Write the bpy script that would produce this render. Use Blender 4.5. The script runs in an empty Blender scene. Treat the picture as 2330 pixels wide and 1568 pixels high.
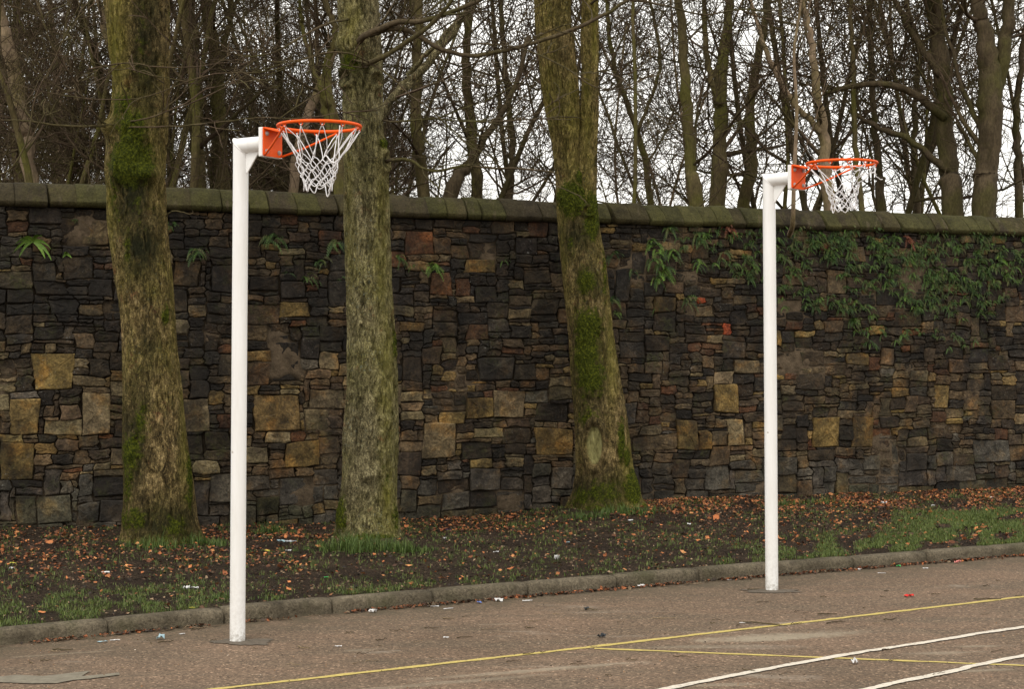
import bpy, math, random
import numpy as np
from mathutils import noise, Vector

# ------------------------------------------------------------------ camera, sky, sun, exposure
scene = bpy.context.scene
F, CX, CY, EYE = 3657.0, 1164.5, 783.0, 1.757      # lens in pixels of a 2329 wide picture, eye height

cam_data = bpy.data.cameras.new('camera')
cam_data.sensor_width = 36.0
cam_data.lens = F / 2329.0 * 36.0
cam_data.clip_start = 0.05
cam_data.clip_end = 2000
cam = bpy.data.objects.new('camera', cam_data)
cam.location = (0, 0, EYE)
cam.rotation_euler = (math.radians(90), 0, 0)
scene.collection.objects.link(cam)
scene.camera = cam

SUN_EL, SUN_AZ = math.radians(52), math.radians(205)   # azimuth clockwise from +Y: behind the camera, a little left
world = bpy.data.worlds.new('World')
scene.world = world
world.use_nodes = True
wn, wl = world.node_tree.nodes, world.node_tree.links
wn.clear()
sky = wn.new('ShaderNodeTexSky')
sky.sky_type = 'NISHITA'
sky.sun_disc = False
sky.sun_elevation = SUN_EL
sky.sun_rotation = SUN_AZ
sky.air_density = 1.0
sky.dust_density = 4.0
mix = wn.new('ShaderNodeMixRGB')
mix.inputs[0].default_value = 0.93                  # an even layer of cloud in front of the blue
mix.inputs[2].default_value = (12.0, 11.7, 11.0, 1)
bg = wn.new('ShaderNodeBackground')
bg.inputs[1].default_value = 0.12
out = wn.new('ShaderNodeOutputWorld')
wl.new(sky.outputs[0], mix.inputs[1])
wl.new(mix.outputs[0], bg.inputs[0])
wl.new(bg.outputs[0], out.inputs[0])

sun_data = bpy.data.lights.new('sun', 'SUN')
sun_data.energy = 1.2
sun_data.angle = math.radians(25)
sun_data.color = (1.0, 0.965, 0.91)
sun = bpy.data.objects.new('sun', sun_data)
sd = Vector((math.sin(SUN_AZ) * math.cos(SUN_EL), math.cos(SUN_AZ) * math.cos(SUN_EL), math.sin(SUN_EL)))
sun.rotation_euler = sd.to_track_quat('Z', 'Y').to_euler()
scene.collection.objects.link(sun)

scene.view_settings.view_transform = 'Standard'
scene.view_settings.look = 'None'
scene.view_settings.exposure = 0.15
scene.view_settings.gamma = 1.0
scene.cycles.max_bounces = 6
scene.cycles.diffuse_bounces = 3
scene.cycles.transparent_max_bounces = 4

# ------------------------------------------------------------------ helpers
COL = scene.collection
rs = np.random.default_rng(11)
random.seed(5)

def tag(o, label=None, cat=None, group=None, kind=None):
    if label: o['label'] = label
    if cat: o['category'] = cat
    if group: o['group'] = group
    if kind: o['kind'] = kind
    return o

def empty(name, loc, **kw):
    o = bpy.data.objects.new(name, None)
    o.location = loc
    o.empty_display_size = 0.2
    COL.objects.link(o)
    return tag(o, **kw)

def mesh_from(name, V, faces, mat=None, smooth=True, attrs=None):
    """V (n,3); faces: list of arrays (m,k) or a python list of tuples."""
    V = np.asarray(V, dtype=np.float64).reshape(-1, 3)
    me = bpy.data.meshes.new(name)
    if isinstance(faces, list) and len(faces) and isinstance(faces[0], np.ndarray):
        me.vertices.add(len(V)); me.vertices.foreach_set('co', V.ravel())
        tot, starts, vi = 0, [], []
        for f in faces:
            m, k = f.shape
            starts.append(tot + np.arange(m) * k); vi.append(f.ravel()); tot += m * k
        starts = np.concatenate(starts).astype(np.int32); vi = np.concatenate(vi).astype(np.int32)
        me.loops.add(tot); me.loops.foreach_set('vertex_index', vi)
        me.polygons.add(len(starts)); me.polygons.foreach_set('loop_start', starts)
        me.update(calc_edges=True)
    else:
        me.from_pydata([tuple(v) for v in V], [], [tuple(int(i) for i in f) for f in faces])
        me.update()
    me.polygons.foreach_set('use_smooth', [smooth] * len(me.polygons))
    if attrs:
        for an, av in attrs.items():
            av = np.asarray(av, dtype=np.float32)
            if av.ndim == 1:
                a = me.attributes.new(an, 'FLOAT', 'POINT'); a.data.foreach_set('value', av)
            else:
                a = me.attributes.new(an, 'FLOAT_COLOR', 'POINT')
                if av.shape[1] == 3: av = np.hstack([av, np.ones((len(av), 1), np.float32)])
                a.data.foreach_set('color', av.ravel())
    if mat: me.materials.append(mat)
    return me

def obj(name, V, faces, mat=None, parent=None, smooth=True, attrs=None, loc=None, **kw):
    """vertices in world space; they are stored relative to the parent (or loc)."""
    V = np.asarray(V, dtype=np.float64).reshape(-1, 3)
    off = np.zeros(3)
    if parent is not None: off = world_loc(parent)
    own = np.zeros(3) if loc is None else np.asarray(loc, float) - off
    me = mesh_from(name, V - off - own, faces, mat, smooth, attrs)
    o = bpy.data.objects.new(name, me)
    COL.objects.link(o)
    if parent is not None: o.parent = parent
    o.location = own
    return tag(o, **kw)

def world_loc(o):
    p = np.zeros(3)
    while o is not None:
        p = p + np.array(o.location); o = o.parent
    return p

def P(px, py, d):
    return np.array([(px - CX) / F * d, d, EYE - (py - CY) / F * d])
def G(px, py, z=0.0):
    d = F * (EYE - z) / (py - CY)
    return np.array([(px - CX) / F * d, d, z])
def to_px(X, Y, Z):
    return CX + X / Y * F, CY + (EYE - Z) / Y * F
def smooth01(t):
    t = np.clip(t, 0, 1); return t * t * (3 - 2 * t)

def vnoise(x, y, seed=0, scale=1.0):
    """value noise on arrays, 0..1"""
    x = np.asarray(x, float) * scale + seed * 17.13; y = np.asarray(y, float) * scale + seed * 5.71
    xi, yi = np.floor(x).astype(np.int64), np.floor(y).astype(np.int64)
    fx, fy = x - xi, y - yi
    fx, fy = fx * fx * (3 - 2 * fx), fy * fy * (3 - 2 * fy)
    def h(a, b):
        n = (a * 374761393 + b * 668265263 + seed * 1274126177) & 0xffffffff
        n = ((n ^ (n >> 13)) * 1274126177) & 0xffffffff
        return ((n ^ (n >> 16)) & 0xffff) / 65535.0
    return (h(xi, yi) * (1 - fx) + h(xi + 1, yi) * fx) * (1 - fy) + (h(xi, yi + 1) * (1 - fx) + h(xi + 1, yi + 1) * fx) * fy
def fnoise(x, y, seed=0, scale=1.0, oct=3):
    s, a, t = 0, 1.0, 0
    for i in range(oct):
        s = s + a * vnoise(x, y, seed + i * 7, scale * 2 ** i); t += a; a *= 0.5
    return s / t

# ------------------------------------------------------------------ materials
class NT:
    def __init__(self, name, rough=0.9, spec=0.2):
        self.m = bpy.data.materials.new(name); self.m.use_nodes = True
        self.n, self.l = self.m.node_tree.nodes, self.m.node_tree.links
        self.b = self.n['Principled BSDF']
        self.b.inputs['Roughness'].default_value = rough
        self.b.inputs['Specular IOR Level'].default_value = spec
        self.tc = None
    def set(self, inp, v):
        if hasattr(v, 'is_linked') or hasattr(v, 'links'): self.l.new(v, inp)
        elif isinstance(v, (tuple, list)) and len(v) == 3 and inp.type == 'RGBA': inp.default_value = (*v, 1)
        else: inp.default_value = v
    def coord(self, kind='Object', scale=(1, 1, 1), rot=(0, 0, 0)):
        if self.tc is None: self.tc = self.n.new('ShaderNodeTexCoord')
        if kind == 'World':
            src = self.n.new('ShaderNodeNewGeometry').outputs['Position']
        else: src = self.tc.outputs[kind]
        mp = self.n.new('ShaderNodeMapping'); mp.inputs['Scale'].default_value = scale
        mp.inputs['Rotation'].default_value = rot
        self.l.new(src, mp.inputs[0]); return mp.outputs[0]
    def noise(self, vec, scale, detail=4, rough=0.55, dist=0.0):
        t = self.n.new('ShaderNodeTexNoise'); self.l.new(vec, t.inputs['Vector'])
        t.inputs['Scale'].default_value = scale; t.inputs['Detail'].default_value = detail
        t.inputs['Roughness'].default_value = rough; t.inputs['Distortion'].default_value = dist
        return t.outputs['Fac']
    def voro(self, vec, scale, feat='F1', out='Distance', rnd=1.0):
        t = self.n.new('ShaderNodeTexVoronoi'); self.l.new(vec, t.inputs['Vector'])
        t.feature = feat; t.inputs['Scale'].default_value = scale; t.inputs['Randomness'].default_value = rnd
        return t.outputs[out]
    def ramp(self, fac, stops, interp='LINEAR'):
        r = self.n.new('ShaderNodeValToRGB'); self.l.new(fac, r.inputs[0]); cr = r.color_ramp
        cr.interpolation = interp
        while len(cr.elements) < len(stops): cr.elements.new(0.5)
        for e, (p, c) in zip(cr.elements, stops):
            e.position = p
            if not isinstance(c, (tuple, list)): c = (c, c, c)
            e.color = (*c, 1)
        return r.outputs[0]
    def mix(self, fac, a, b, mode='MIX'):
        m = self.n.new('ShaderNodeMixRGB'); m.blend_type = mode
        self.set(m.inputs[0], fac); self.set(m.inputs[1], a); self.set(m.inputs[2], b)
        return m.outputs[0]
    def math(self, op, a, b=0.0, clamp=False):
        m = self.n.new('ShaderNodeMath'); m.operation = op; m.use_clamp = clamp
        self.set(m.inputs[0], a); self.set(m.inputs[1], b); return m.outputs[0]
    def attr(self, name, out='Color'):
        a = self.n.new('ShaderNodeAttribute'); a.attribute_name = name; return a.outputs[out]
    def bump(self, h, strength=0.5, dist=0.01, prev=None):
        b = self.n.new('ShaderNodeBump'); b.inputs['Strength'].default_value = strength
        b.inputs['Distance'].default_value = dist; self.l.new(h, b.inputs['Height'])
        if prev is not None: self.l.new(prev, b.inputs['Normal'])
        return b.outputs[0]
    def done(self, col=None, normal=None, rough=None):
        if col is not None: self.set(self.b.inputs['Base Color'], col)
        if normal is not None: self.l.new(normal, self.b.inputs['Normal'])
        if rough is not None: self.set(self.b.inputs['Roughness'], rough)
        return self.m

def lin(r, g, b, k=1.0):
    f = lambda c: ((c / 255 + 0.055) / 1.055) ** 2.4 if c > 10 else c / 255 / 12.92
    return (f(r) * k, f(g) * k, f(b) * k)

def mat_stone(name, mossy=0.5, lichen=0.5, smear=0.55, vec_kind='World'):
    t = NT(name, 0.88, 0.25); v = t.coord(vec_kind)
    col = t.attr('col')
    n1 = t.noise(v, 7, 6, 0.65); n2 = t.noise(v, 45, 5, 0.7); n3 = t.noise(v, 2.1, 3, 0.5)
    c = t.mix(1.0, col, t.ramp(n1, [(0.3, 0.38), (0.5, 0.95), (0.68, 1.7)]), 'MULTIPLY')
    c = t.mix(0.9, c, t.ramp(n2, [(0.35, 0.45), (0.55, 1.1), (0.72, 1.8)]), 'MULTIPLY')
    # warm oxide stains
    c = t.mix(t.ramp(t.noise(v, 5.3, 4, 0.6), [(0.52, 0.0), (0.68, 0.55)]), c, t.mix(1.0, c, (1.7, 1.2, 0.6), 'MULTIPLY'))
    c = t.mix(1.0, c, t.ramp(t.noise(v, 1.3, 5, 0.65), [(0.3, 0.55), (0.7, 1.5)]), 'MULTIPLY')
    c = t.mix(t.math('MULTIPLY', t.ramp(t.noise(v, 4.2, 6, 0.72, 0.5), [(0.56, 0), (0.66, 1)]), smear), c, (0.095, 0.070, 0.043))
    # pale lichen specks
    lm = t.math('MULTIPLY', t.ramp(t.noise(v, 60, 3, 0.6), [(0.64, 0), (0.70, 1)]), t.ramp(t.noise(v, 2.6, 3, 0.6), [(0.5, 0), (0.62, 1)]))
    c = t.mix(t.math('MULTIPLY', lm, lichen), c, (0.30, 0.30, 0.28))
    # dark soot from rain runs
    if smear > 0: c = t.mix(t.ramp(t.noise(t.coord(vec_kind, (1, 1, 0.5)), 2.4, 5, 0.7), [(0.48, 0), (0.62, 0.7)]), c, (0.012, 0.010, 0.008))
    # moss film
    mm = t.math('MULTIPLY', t.ramp(t.noise(v, 3.3, 4, 0.6), [(0.55, 0), (0.7, 1)]), t.ramp(t.noise(v, 28, 4, 0.7), [(0.42, 0), (0.6, 1)]))
    c = t.mix(t.math('MULTIPLY', mm, mossy), c, (0.045, 0.052, 0.012))
    nb = t.bump(n2, 0.7, 0.012, t.bump(n1, 0.8, 0.03))
    return t.done(c, nb, 0.85)

M = {}
M['stone'] = mat_stone('wall_stone')
M['coping'] = mat_stone('coping_stone', 0.9, 0.2, 0.0)

def mk_coping():
    t = NT('coping_sandstone', 0.92, 0.15); v = t.coord('World'); va = t.coord('World', (1, 0.28, 0.28), (0, 0, math.radians(-21)))
    c = t.mix(1.0, t.attr('col'), t.ramp(t.noise(v, 6, 6, 0.7), [(0.3, 0.5), (0.7, 1.5)]), 'MULTIPLY')
    c = t.mix(t.ramp(t.noise(va, 5, 5, 0.7), [(0.50, 0), (0.66, 0.55)]), c, (0.066, 0.062, 0.018))
    c = t.mix(t.ramp(t.noise(va, 11, 4, 0.65), [(0.60, 0), (0.68, 0.5)]), c, (0.095, 0.075, 0.048))
    c = t.mix(0.9, c, t.ramp(t.noise(v, 50, 5, 0.75), [(0.3, 0.45), (0.7, 1.5)]), 'MULTIPLY')
    return t.done(c, t.bump(t.noise(v, 40, 5, 0.7), 0.8, 0.012, t.bump(t.noise(v, 9, 5, 0.65), 0.8, 0.03)))
M['coping'] = mk_coping()

def mk_mortar():
    t = NT('mortar', 0.95, 0.1); v = t.coord('World')
    c = t.mix(t.ramp(t.attr('mort', 'Fac'), [(0.2, 0.0), (0.6, 1.0)]), (0.026, 0.019, 0.012), (0.115, 0.085, 0.055))
    c = t.mix(1.0, c, t.ramp(t.noise(v, 12, 6, 0.7), [(0.3, 0.45), (0.7, 1.35)]), 'MULTIPLY')
    return t.done(c, t.bump(t.noise(v, 40, 5, 0.7), 0.9, 0.02))
M['mortar'] = mk_mortar()

def mk_bark(name, dark, mid, light, green, grey_lichen=0.5, platescale=24, cols=None):
    t = NT(name, 0.92, 0.15)
    v = t.coord('Object'); vs = t.coord('Object', (1, 1, 0.5)); vp = t.coord('Object', (1, 1, 0.42))
    n_big = t.noise(v, 1.5, 4, 0.6); n_med = t.noise(vs, 13, 7, 0.72, 0.5); n_fine = t.noise(vs, 42, 5, 0.7)
    vf = t.coord('Object', (1, 1, 0.27))
    ridge = t.math('ABSOLUTE', t.math('SUBTRACT', t.noise(vf, platescale, 4, 0.6, 0.8), 0.5))
    ridge2 = t.math('ABSOLUTE', t.math('SUBTRACT', t.noise(vp, platescale * 1.7, 3, 0.6, 1.2), 0.5))
    crack = t.ramp(t.math('MINIMUM', t.math('MULTIPLY', ridge, 1.0), t.math('ADD', ridge2, 0.012)), [(0.0, 0.0), (0.035, 0.75), (0.11, 1.0)])
    c = t.ramp(n_med, [(0.36, dark), (0.5, mid), (0.64, light)])
    c = t.mix(t.ramp(n_big, [(0.42, 0.0), (0.62, 0.75)]), c, t.mix(0.6, c, green))
    c = t.mix(1.0, c, t.ramp(n_fine, [(0.32, 0.5), (0.52, 1.0), (0.7, 1.55)]), 'MULTIPLY')
    c = t.mix(0.85, c, t.ramp(t.noise(v, 95, 4, 0.75), [(0.34, 0.45), (0.5, 1.0), (0.64, 1.8)]), 'MULTIPLY')
    c = t.mix(1.0, c, t.mix(crack, (0.36, 0.32, 0.28), (1, 1, 1)), 'MULTIPLY')
    gl = t.math('MULTIPLY', t.ramp(t.noise(v, 38, 4, 0.7), [(0.58, 0), (0.68, 1)]), t.ramp(t.noise(v, 2.3, 3), [(0.42, 0), (0.6, 1)]))
    c = t.mix(t.math('MULTIPLY', gl, grey_lichen), c, (0.24, 0.28, 0.22))
    c = t.mix(t.math('MULTIPLY', t.ramp(t.noise(v, 6.5, 4, 0.7), [(0.62, 0), (0.70, 0.8)]), 0.6), c, (0.26, 0.10, 0.05))
    c = t.mix(t.math('MULTIPLY', t.attr('algae', 'Fac'), t.ramp(t.noise(vs, 11, 5, 0.7), [(0.3, 0.3), (0.6, 1.0)])), c, t.mix(1.0, t.ramp(n_med, [(0.3, (0.120, 0.110, 0.014)), (0.7, (0.300, 0.270, 0.050))]), t.ramp(n_fine, [(0.3, 0.6), (0.7, 1.4)]), 'MULTIPLY'))
    # dark algae stain and moss, both painted on the trunk where the tree has them
    st = t.math('MULTIPLY', t.attr('stain', 'Fac'), t.ramp(t.noise(vs, 14, 5, 0.7), [(0.3, 0.55), (0.5, 1)]))
    c = t.mix(st, c, (0.020, 0.021, 0.007))
    ms = t.math('ADD', t.attr('moss', 'Fac'), t.math('MULTIPLY', t.math('SUBTRACT', t.noise(v, 16, 5, 0.75), 0.5), 1.5))
    ms = t.ramp(ms, [(0.36, 0), (0.6, 1)])
    mcol = t.ramp(t.noise(v, 55, 4, 0.75), [(0.3, (0.012, 0.017, 0.002)), (0.48, (0.050, 0.064, 0.005)), (0.66, (0.17, 0.185, 0.014))])
    c = t.mix(ms, c, mcol)
    c = t.mix(t.attr('scar', 'Fac'), c, t.ramp(t.noise(t.coord('Object', (1, 1, 0.15)), 30, 5, 0.7), [(0.3, (0.20, 0.18, 0.07)), (0.55, (0.46, 0.42, 0.17)), (0.75, (0.55, 0.50, 0.32))]))
    h = t.math('ADD', t.math('MULTIPLY', crack, 0.6), t.math('MULTIPLY', n_fine, 0.7))
    nb = t.bump(h, 1.0, 0.022, t.bump(n_med, 0.9, 0.05))
    nb = t.bump(t.math('MULTIPLY', t.noise(v, 90, 3, 0.7), ms), 0.9, 0.015, nb)
    return t.done(c, nb)
M['bark_green'] = mk_bark('bark_mossy_brown', (0.070, 0.050, 0.020), (0.26, 0.190, 0.078), (0.50, 0.37, 0.17), (0.24, 0.215, 0.040), 0.4, 26)
M['bark_grey'] = mk_bark('bark_grey_green', (0.090, 0.076, 0.038), (0.26, 0.222, 0.115), (0.48, 0.42, 0.23), (0.26, 0.245, 0.065), 0.9, 30)

def mk_wood(name, a, b, g):
    t = NT(name, 0.9, 0.15); v = t.coord('Object', (1, 1, 0.4))
    c = t.ramp(t.noise(v, 7, 5, 0.65), [(0.3, a), (0.7, b)])
    c = t.mix(t.ramp(t.noise(t.coord('Object'), 1.7, 3), [(0.45, 0), (0.6, 0.8)]), c, g)
    c = t.mix(1.0, c, t.ramp(t.noise(v, 40, 4, 0.7), [(0.3, 0.6), (0.7, 1.35)]), 'MULTIPLY')
    return t.done(c, t.bump(t.noise(v, 25, 4, 0.7), 0.7, 0.02))
M['wood_green'] = mk_wood('bark_far_green', (0.070, 0.055, 0.025), (0.160, 0.125, 0.058), (0.110, 0.105, 0.024))
M['wood_pale'] = mk_wood('bark_far_pale', (0.16, 0.115, 0.074), (0.32, 0.235, 0.155), (0.18, 0.145, 0.060))
M['wood_dark'] = mk_wood('bark_far_dark', (0.046, 0.034, 0.019), (0.110, 0.082, 0.048), (0.066, 0.060, 0.018))
M['twig'] = mk_wood('twig_bark', (0.055, 0.038, 0.023), (0.125, 0.087, 0.056), (0.075, 0.065, 0.024))
M['twig_pale'] = mk_wood('twig_bark_pale', (0.10, 0.072, 0.050), (0.22, 0.16, 0.11), (0.12, 0.10, 0.05))

def mk_paint(name, c, rough, spec=0.5, grime=0.06):
    t = NT(name, rough, spec); v = t.coord('Object')
    k = t.ramp(t.noise(t.coord('Object', (1, 1, 0.25)), 9, 5, 0.65), [(0.35, 1 - grime * 2.2), (0.6, 1.0)])
    col = t.mix(1.0, c, k, 'MULTIPLY')
    col = t.mix(t.ramp(t.noise(v, 33, 4, 0.7), [(0.70, 0), (0.76, 0.35)]), col, (c[0] * .5, c[1] * .46, c[2] * .4))
    return t.done(col, t.bump(t.noise(v, 30, 3, 0.5), 0.08, 0.004))
def mk_pole():
    t = NT('white_pole_paint', 0.42, 0.5); v = t.coord('Object')
    k = t.ramp(t.noise(t.coord('Object', (1, 1, 0.12)), 16, 5, 0.65), [(0.3, (0.90, 0.885, 0.86)), (0.62, (1, 1, 1))])
    c = t.mix(1.0, (0.85, 0.845, 0.83), k, 'MULTIPLY')
    sep = t.n.new('ShaderNodeSeparateXYZ'); t.l.new(v, sep.inputs[0])
    low = t.ramp(t.math('MULTIPLY', sep.outputs[2], 1.0), [(0.0, 1.0), (0.10, 0.25), (0.5, 0.0)])
    dirt = t.math('MULTIPLY', low, t.ramp(t.noise(v, 40, 5, 0.7), [(0.42, 0), (0.62, 0.8)]))
    c = t.mix(dirt, c, (0.30, 0.26, 0.21))
    c = t.mix(t.ramp(t.noise(v, 14, 3, 0.5), [(0.745, 0), (0.76, 0.7)]), c, (0.28, 0.22, 0.15))
    return t.done(c, t.bump(t.noise(v, 22, 2, 0.4), 0.05, 0.004))
M['white'] = mk_pole()
M['orange'] = mk_paint('orange_paint', (0.84, 0.098, 0.003), 0.45, 0.22, 0.02)
M['steel'] = mk_paint('galvanised_bolt', (0.42, 0.40, 0.38), 0.4)
M['cord'] = mk_paint('white_cord', (0.82, 0.81, 0.82), 0.8, 0.2)

def mk_asphalt():
    t = NT('court_asphalt', 0.9, 0.25); v = t.coord('World')
    vr = t.coord('World', (1, 3.2, 1), (0, 0, math.radians(-31)))
    base = t.ramp(t.noise(v, 0.9, 5, 0.6), [(0.3, (0.130, 0.088, 0.057)), (0.7, (0.198, 0.132, 0.088))])
    base = t.mix(t.ramp(t.noise(vr, 1.1, 5, 0.6), [(0.40, 0), (0.62, 0.6)]), base, (0.112, 0.086, 0.058))
    g = t.voro(v, 95, 'F1', 'Color')
    sep = t.n.new('ShaderNodeSeparateColor'); t.l.new(g, sep.inputs[0])
    base = t.mix(1.0, base, t.ramp(sep.outputs[0], [(0.0, 0.55), (0.5, 0.95), (0.93, 1.2), (0.97, 2.2)]), 'MULTIPLY')
    base = t.mix(0.75, base, t.ramp(t.noise(v, 40, 4, 0.7), [(0.3, 0.6), (0.7, 1.4)]), 'MULTIPLY')
    # worn, dusty streaks
    ms = t.ramp(t.noise(vr, 0.85, 6, 0.68, 0.6), [(0.60, 0), (0.67, 0.42), (0.75, 0.6)])
    base = t.mix(t.math('MULTIPLY', ms, t.ramp(t.noise(v, 35, 3), [(0.35, 0.4), (0.6, 1)])), base, (0.33, 0.285, 0.225))
    for (px, py, lx, ly, am, ang) in [(1790, 1447, .62, .13, .75, 14), (1700, 1455, .40, .10, .6, 12), (1200, 1527, .70, .05, .55, 20), (1330, 1515, .50, .04, .5, 20), (2150, 1485, .30, .05, .5, 8), (2230, 1470, .16, .04, .5, 8),
                              (150, 1487, .35, .03, .45, 22), (1640, 1558, .25, .05, .5, 10), (1600, 1471, .4, .06, .4, 5), (830, 1478, .16, .04, .35, 20), (2240, 1525, .2, .04, .5, 8), (960, 1558, .8, .05, .4, 22), (1130, 1420, .2, .03, .3, 10)]:
        g_ = G(px, py); mp = t.n.new('ShaderNodeMapping'); mp.vector_type = 'TEXTURE'
        mp.inputs['Location'].default_value = (g_[0], g_[1], 0); mp.inputs['Rotation'].default_value = (0, 0, math.radians(ang)); mp.inputs['Scale'].default_value = (lx, ly, 1)
        t.l.new(v, mp.inputs[0]); ln = t.n.new('ShaderNodeVectorMath'); ln.operation = 'LENGTH'; t.l.new(mp.outputs[0], ln.inputs[0])
        e_ = t.math('ADD', ln.outputs['Value'], t.math('MULTIPLY', t.math('SUBTRACT', t.noise(v, 6, 5, 0.75), 0.5), 2.2))
        base = t.mix(t.math('MULTIPLY', t.ramp(e_, [(0.45, 1.0), (1.0, 0.0)]), am * 0.8), base, (0.30, 0.255, 0.185))
    # damp green film by the kerb
    base = t.mix(t.math('MULTIPLY', t.attr('edge', 'Fac'), t.ramp(t.noise(v, 5, 4, 0.6), [(0.35, 0.2), (0.6, 0.85)])), base, (0.075, 0.060, 0.036))
    nb = t.bump(sep.outputs[1], 0.5, 0.006, t.bump(t.noise(v, 25, 4), 0.4, 0.01))
    return t.done(base, nb)
M['asphalt'] = mk_asphalt()

def mk_soil():
    t = NT('bare_soil', 0.95, 0.15); v = t.coord('World')
    c = t.ramp(t.noise(v, 2.2, 6, 0.65), [(0.3, (0.026, 0.017, 0.011)), (0.55, (0.060, 0.040, 0.026)), (0.75, (0.105, 0.072, 0.046))])
    c = t.mix(t.math('MULTIPLY', t.attr('grass', 'Fac'), t.ramp(t.noise(v, 30, 4, 0.7), [(0.35, 0.1), (0.6, 0.85)])), c, (0.060, 0.080, 0.018))
    c = t.mix(1.0, c, t.ramp(t.noise(v, 55, 5, 0.75), [(0.36, 0.3), (0.52, 1.1), (0.66, 2.4)]), 'MULTIPLY')
    nb = t.bump(t.noise(v, 38, 6, 0.8), 1.0, 0.06, t.bump(t.noise(v, 9, 5, 0.7), 1.0, 0.08))
    return t.done(c, nb)
M['soil'] = mk_soil()

def mk_simple(name, stops, scale, rough=0.9, bump=0.5, spec=0.2):
    t = NT(name, rough, spec); v = t.coord('World')
    n = t.noise(v, scale, 6, 0.7)
    return t.done(t.ramp(n, stops), t.bump(t.noise(v, scale * 3, 5, 0.7), bump, 0.01))
def mk_kerb():
    t = NT('kerb_concrete', 0.9, 0.2); v = t.coord('World')
    c = t.ramp(t.noise(v, 4, 5, 0.65), [(0.3, (0.070, 0.057, 0.037)), (0.7, (0.170, 0.140, 0.096))])
    c = t.mix(0.8, c, t.ramp(t.noise(v, 60, 5, 0.75), [(0.35, 0.4), (0.65, 1.7)]), 'MULTIPLY')
    c = t.mix(t.ramp(t.noise(v, 15, 5, 0.7), [(0.55, 0), (0.68, 0.7)]), c, (0.045, 0.036, 0.024))
    c = t.mix(t.ramp(t.noise(v, 2.7, 5, 0.6), [(0.5, 0), (0.68, 0.6)]), c, (0.060, 0.060, 0.025))
    return t.done(c, t.bump(t.noise(v, 70, 4, 0.7), 1.0, 0.012, t.bump(t.noise(v, 14, 5, 0.7), 0.8, 0.02)))
M['kerb'] = mk_kerb()
M['wood_floor'] = mk_simple('woodland_floor', [(0.3, (0.03, 0.022, 0.012)), (0.7, (0.09, 0.055, 0.03))], 3)
M['pad'] = mk_simple('tar_patch', [(0.3, (0.085, 0.070, 0.053)), (0.7, (0.15, 0.122, 0.094))], 25)
M['patch'] = mk_simple('concrete_patch', [(0.3, (0.14, 0.122, 0.092)), (0.7, (0.23, 0.205, 0.155))], 18)

def mk_line(name, c):
    t = NT(name, 0.8, 0.3); v = t.coord('World')
    w = t.ramp(t.noise(v, 26, 5, 0.75), [(0.56, 0), (0.68, 0.75)])
    col = t.mix(w, c, (0.17, 0.13, 0.10))
    col = t.mix(1.0, col, t.ramp(t.noise(v, 60, 4, 0.7), [(0.3, 0.72), (0.7, 1.15)]), 'MULTIPLY')
    return t.done(col, t.bump(t.noise(v, 70, 3), 0.5, 0.005))
M['yellow_line'] = mk_line('yellow_line_paint', (0.50, 0.39, 0.12))
M['white_line'] = mk_line('white_line_paint', (0.62, 0.56, 0.47))

def mk_attr(name, rough=0.75, trans=0.0, var=60):
    t = NT(name, rough, 0.3); v = t.coord('World')
    c = t.mix(1.0, t.attr('col'), t.ramp(t.noise(v, var, 4, 0.6), [(0.3, 0.7), (0.7, 1.3)]), 'MULTIPLY')
    return t.done(c)
M['leafy'] = mk_attr('green_leaf', 0.55)
M['dead_leaf'] = mk_attr('dead_leaf', 0.8)
M['scrap'] = mk_attr('litter_surface', 0.6, var=20)

# ------------------------------------------------------------------ layout of the ground
KERB_PTS = [(-45.0, -22.0), (-14.0, 0.6), (-7.0, 6.55), (-2.986, 9.38), (-1.117, 10.53), (1.254, 11.82), (4.266, 13.39), (8.0, 15.25), (16.0, 19.1), (45.0, 33.0)]
kx = np.array([p[0] for p in KERB_PTS]); ky = np.array([p[1] for p in KERB_PTS])
def kerb_y(x):
    x = np.asarray(x, float)
    return (np.interp(x - 0.6, kx, ky) + np.interp(x, kx, ky) * 2 + np.interp(x + 0.6, kx, ky)) / 4
W0 = np.array([-4.777, 15.0]); W1 = np.array([6.117, 19.21])
WD = (W1 - W0) / np.linalg.norm(W1 - W0); WN = np.array([WD[1], -WD[0]])      # along the wall, out of the wall towards the court
WALL_TOP = 3.05                                                            # under the coping
def wall_y(x): return W0[1] + (np.asarray(x, float) - W0[0]) * WD[1] / WD[0]
def wall_pt(s, z, out=0.0):
    s = np.asarray(s, float)
    return np.stack([W0[0] + WD[0] * s + WN[0] * out, W0[1] + WD[1] * s + WN[1] * out, z + 0 * s], -1)
def wall_sz(px, py):
    a = (px - CX) / F
    s = (a * W0[1] - W0[0]) / (WD[0] - a * WD[1])
    d = W0[1] + WD[1] * s
    return s, EYE - (py - CY) / F * d
BASE = [(0, 1199), (500, 1196), (1070, 1176), (1560, 1134), (2329, 1110)]
bs = [wall_sz(*b) for b in BASE]
bx = [W0[0] + WD[0] * s for s, z in bs]; bz = [z for s, z in bs]
def ground_z(x, y):
    x = np.asarray(x, float); y = np.asarray(y, float)
    k, w = kerb_y(x) + 0.13, wall_y(x)
    v = np.clip((y - k) / np.maximum(w - k, 0.1), 0, 1)
    z = 0.085 * (1 - v) + np.interp(x, bx, bz) * v
    for (cx, cy, r, h) in MOUNDS:
        z = z + h * np.exp(-((x - cx) ** 2 + (y - cy) ** 2) / (r * r))
    return z + (fnoise(x, y, 3, 1.3) - 0.5) * 0.035 * smooth01(v * 8) + (fnoise(x, y, 9, 7.0) - 0.5) * 0.018 * smooth01(v * 10)
T1, T2, T3 = 13.98, 14.08, 16.50          # depths of the three big trunks
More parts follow.
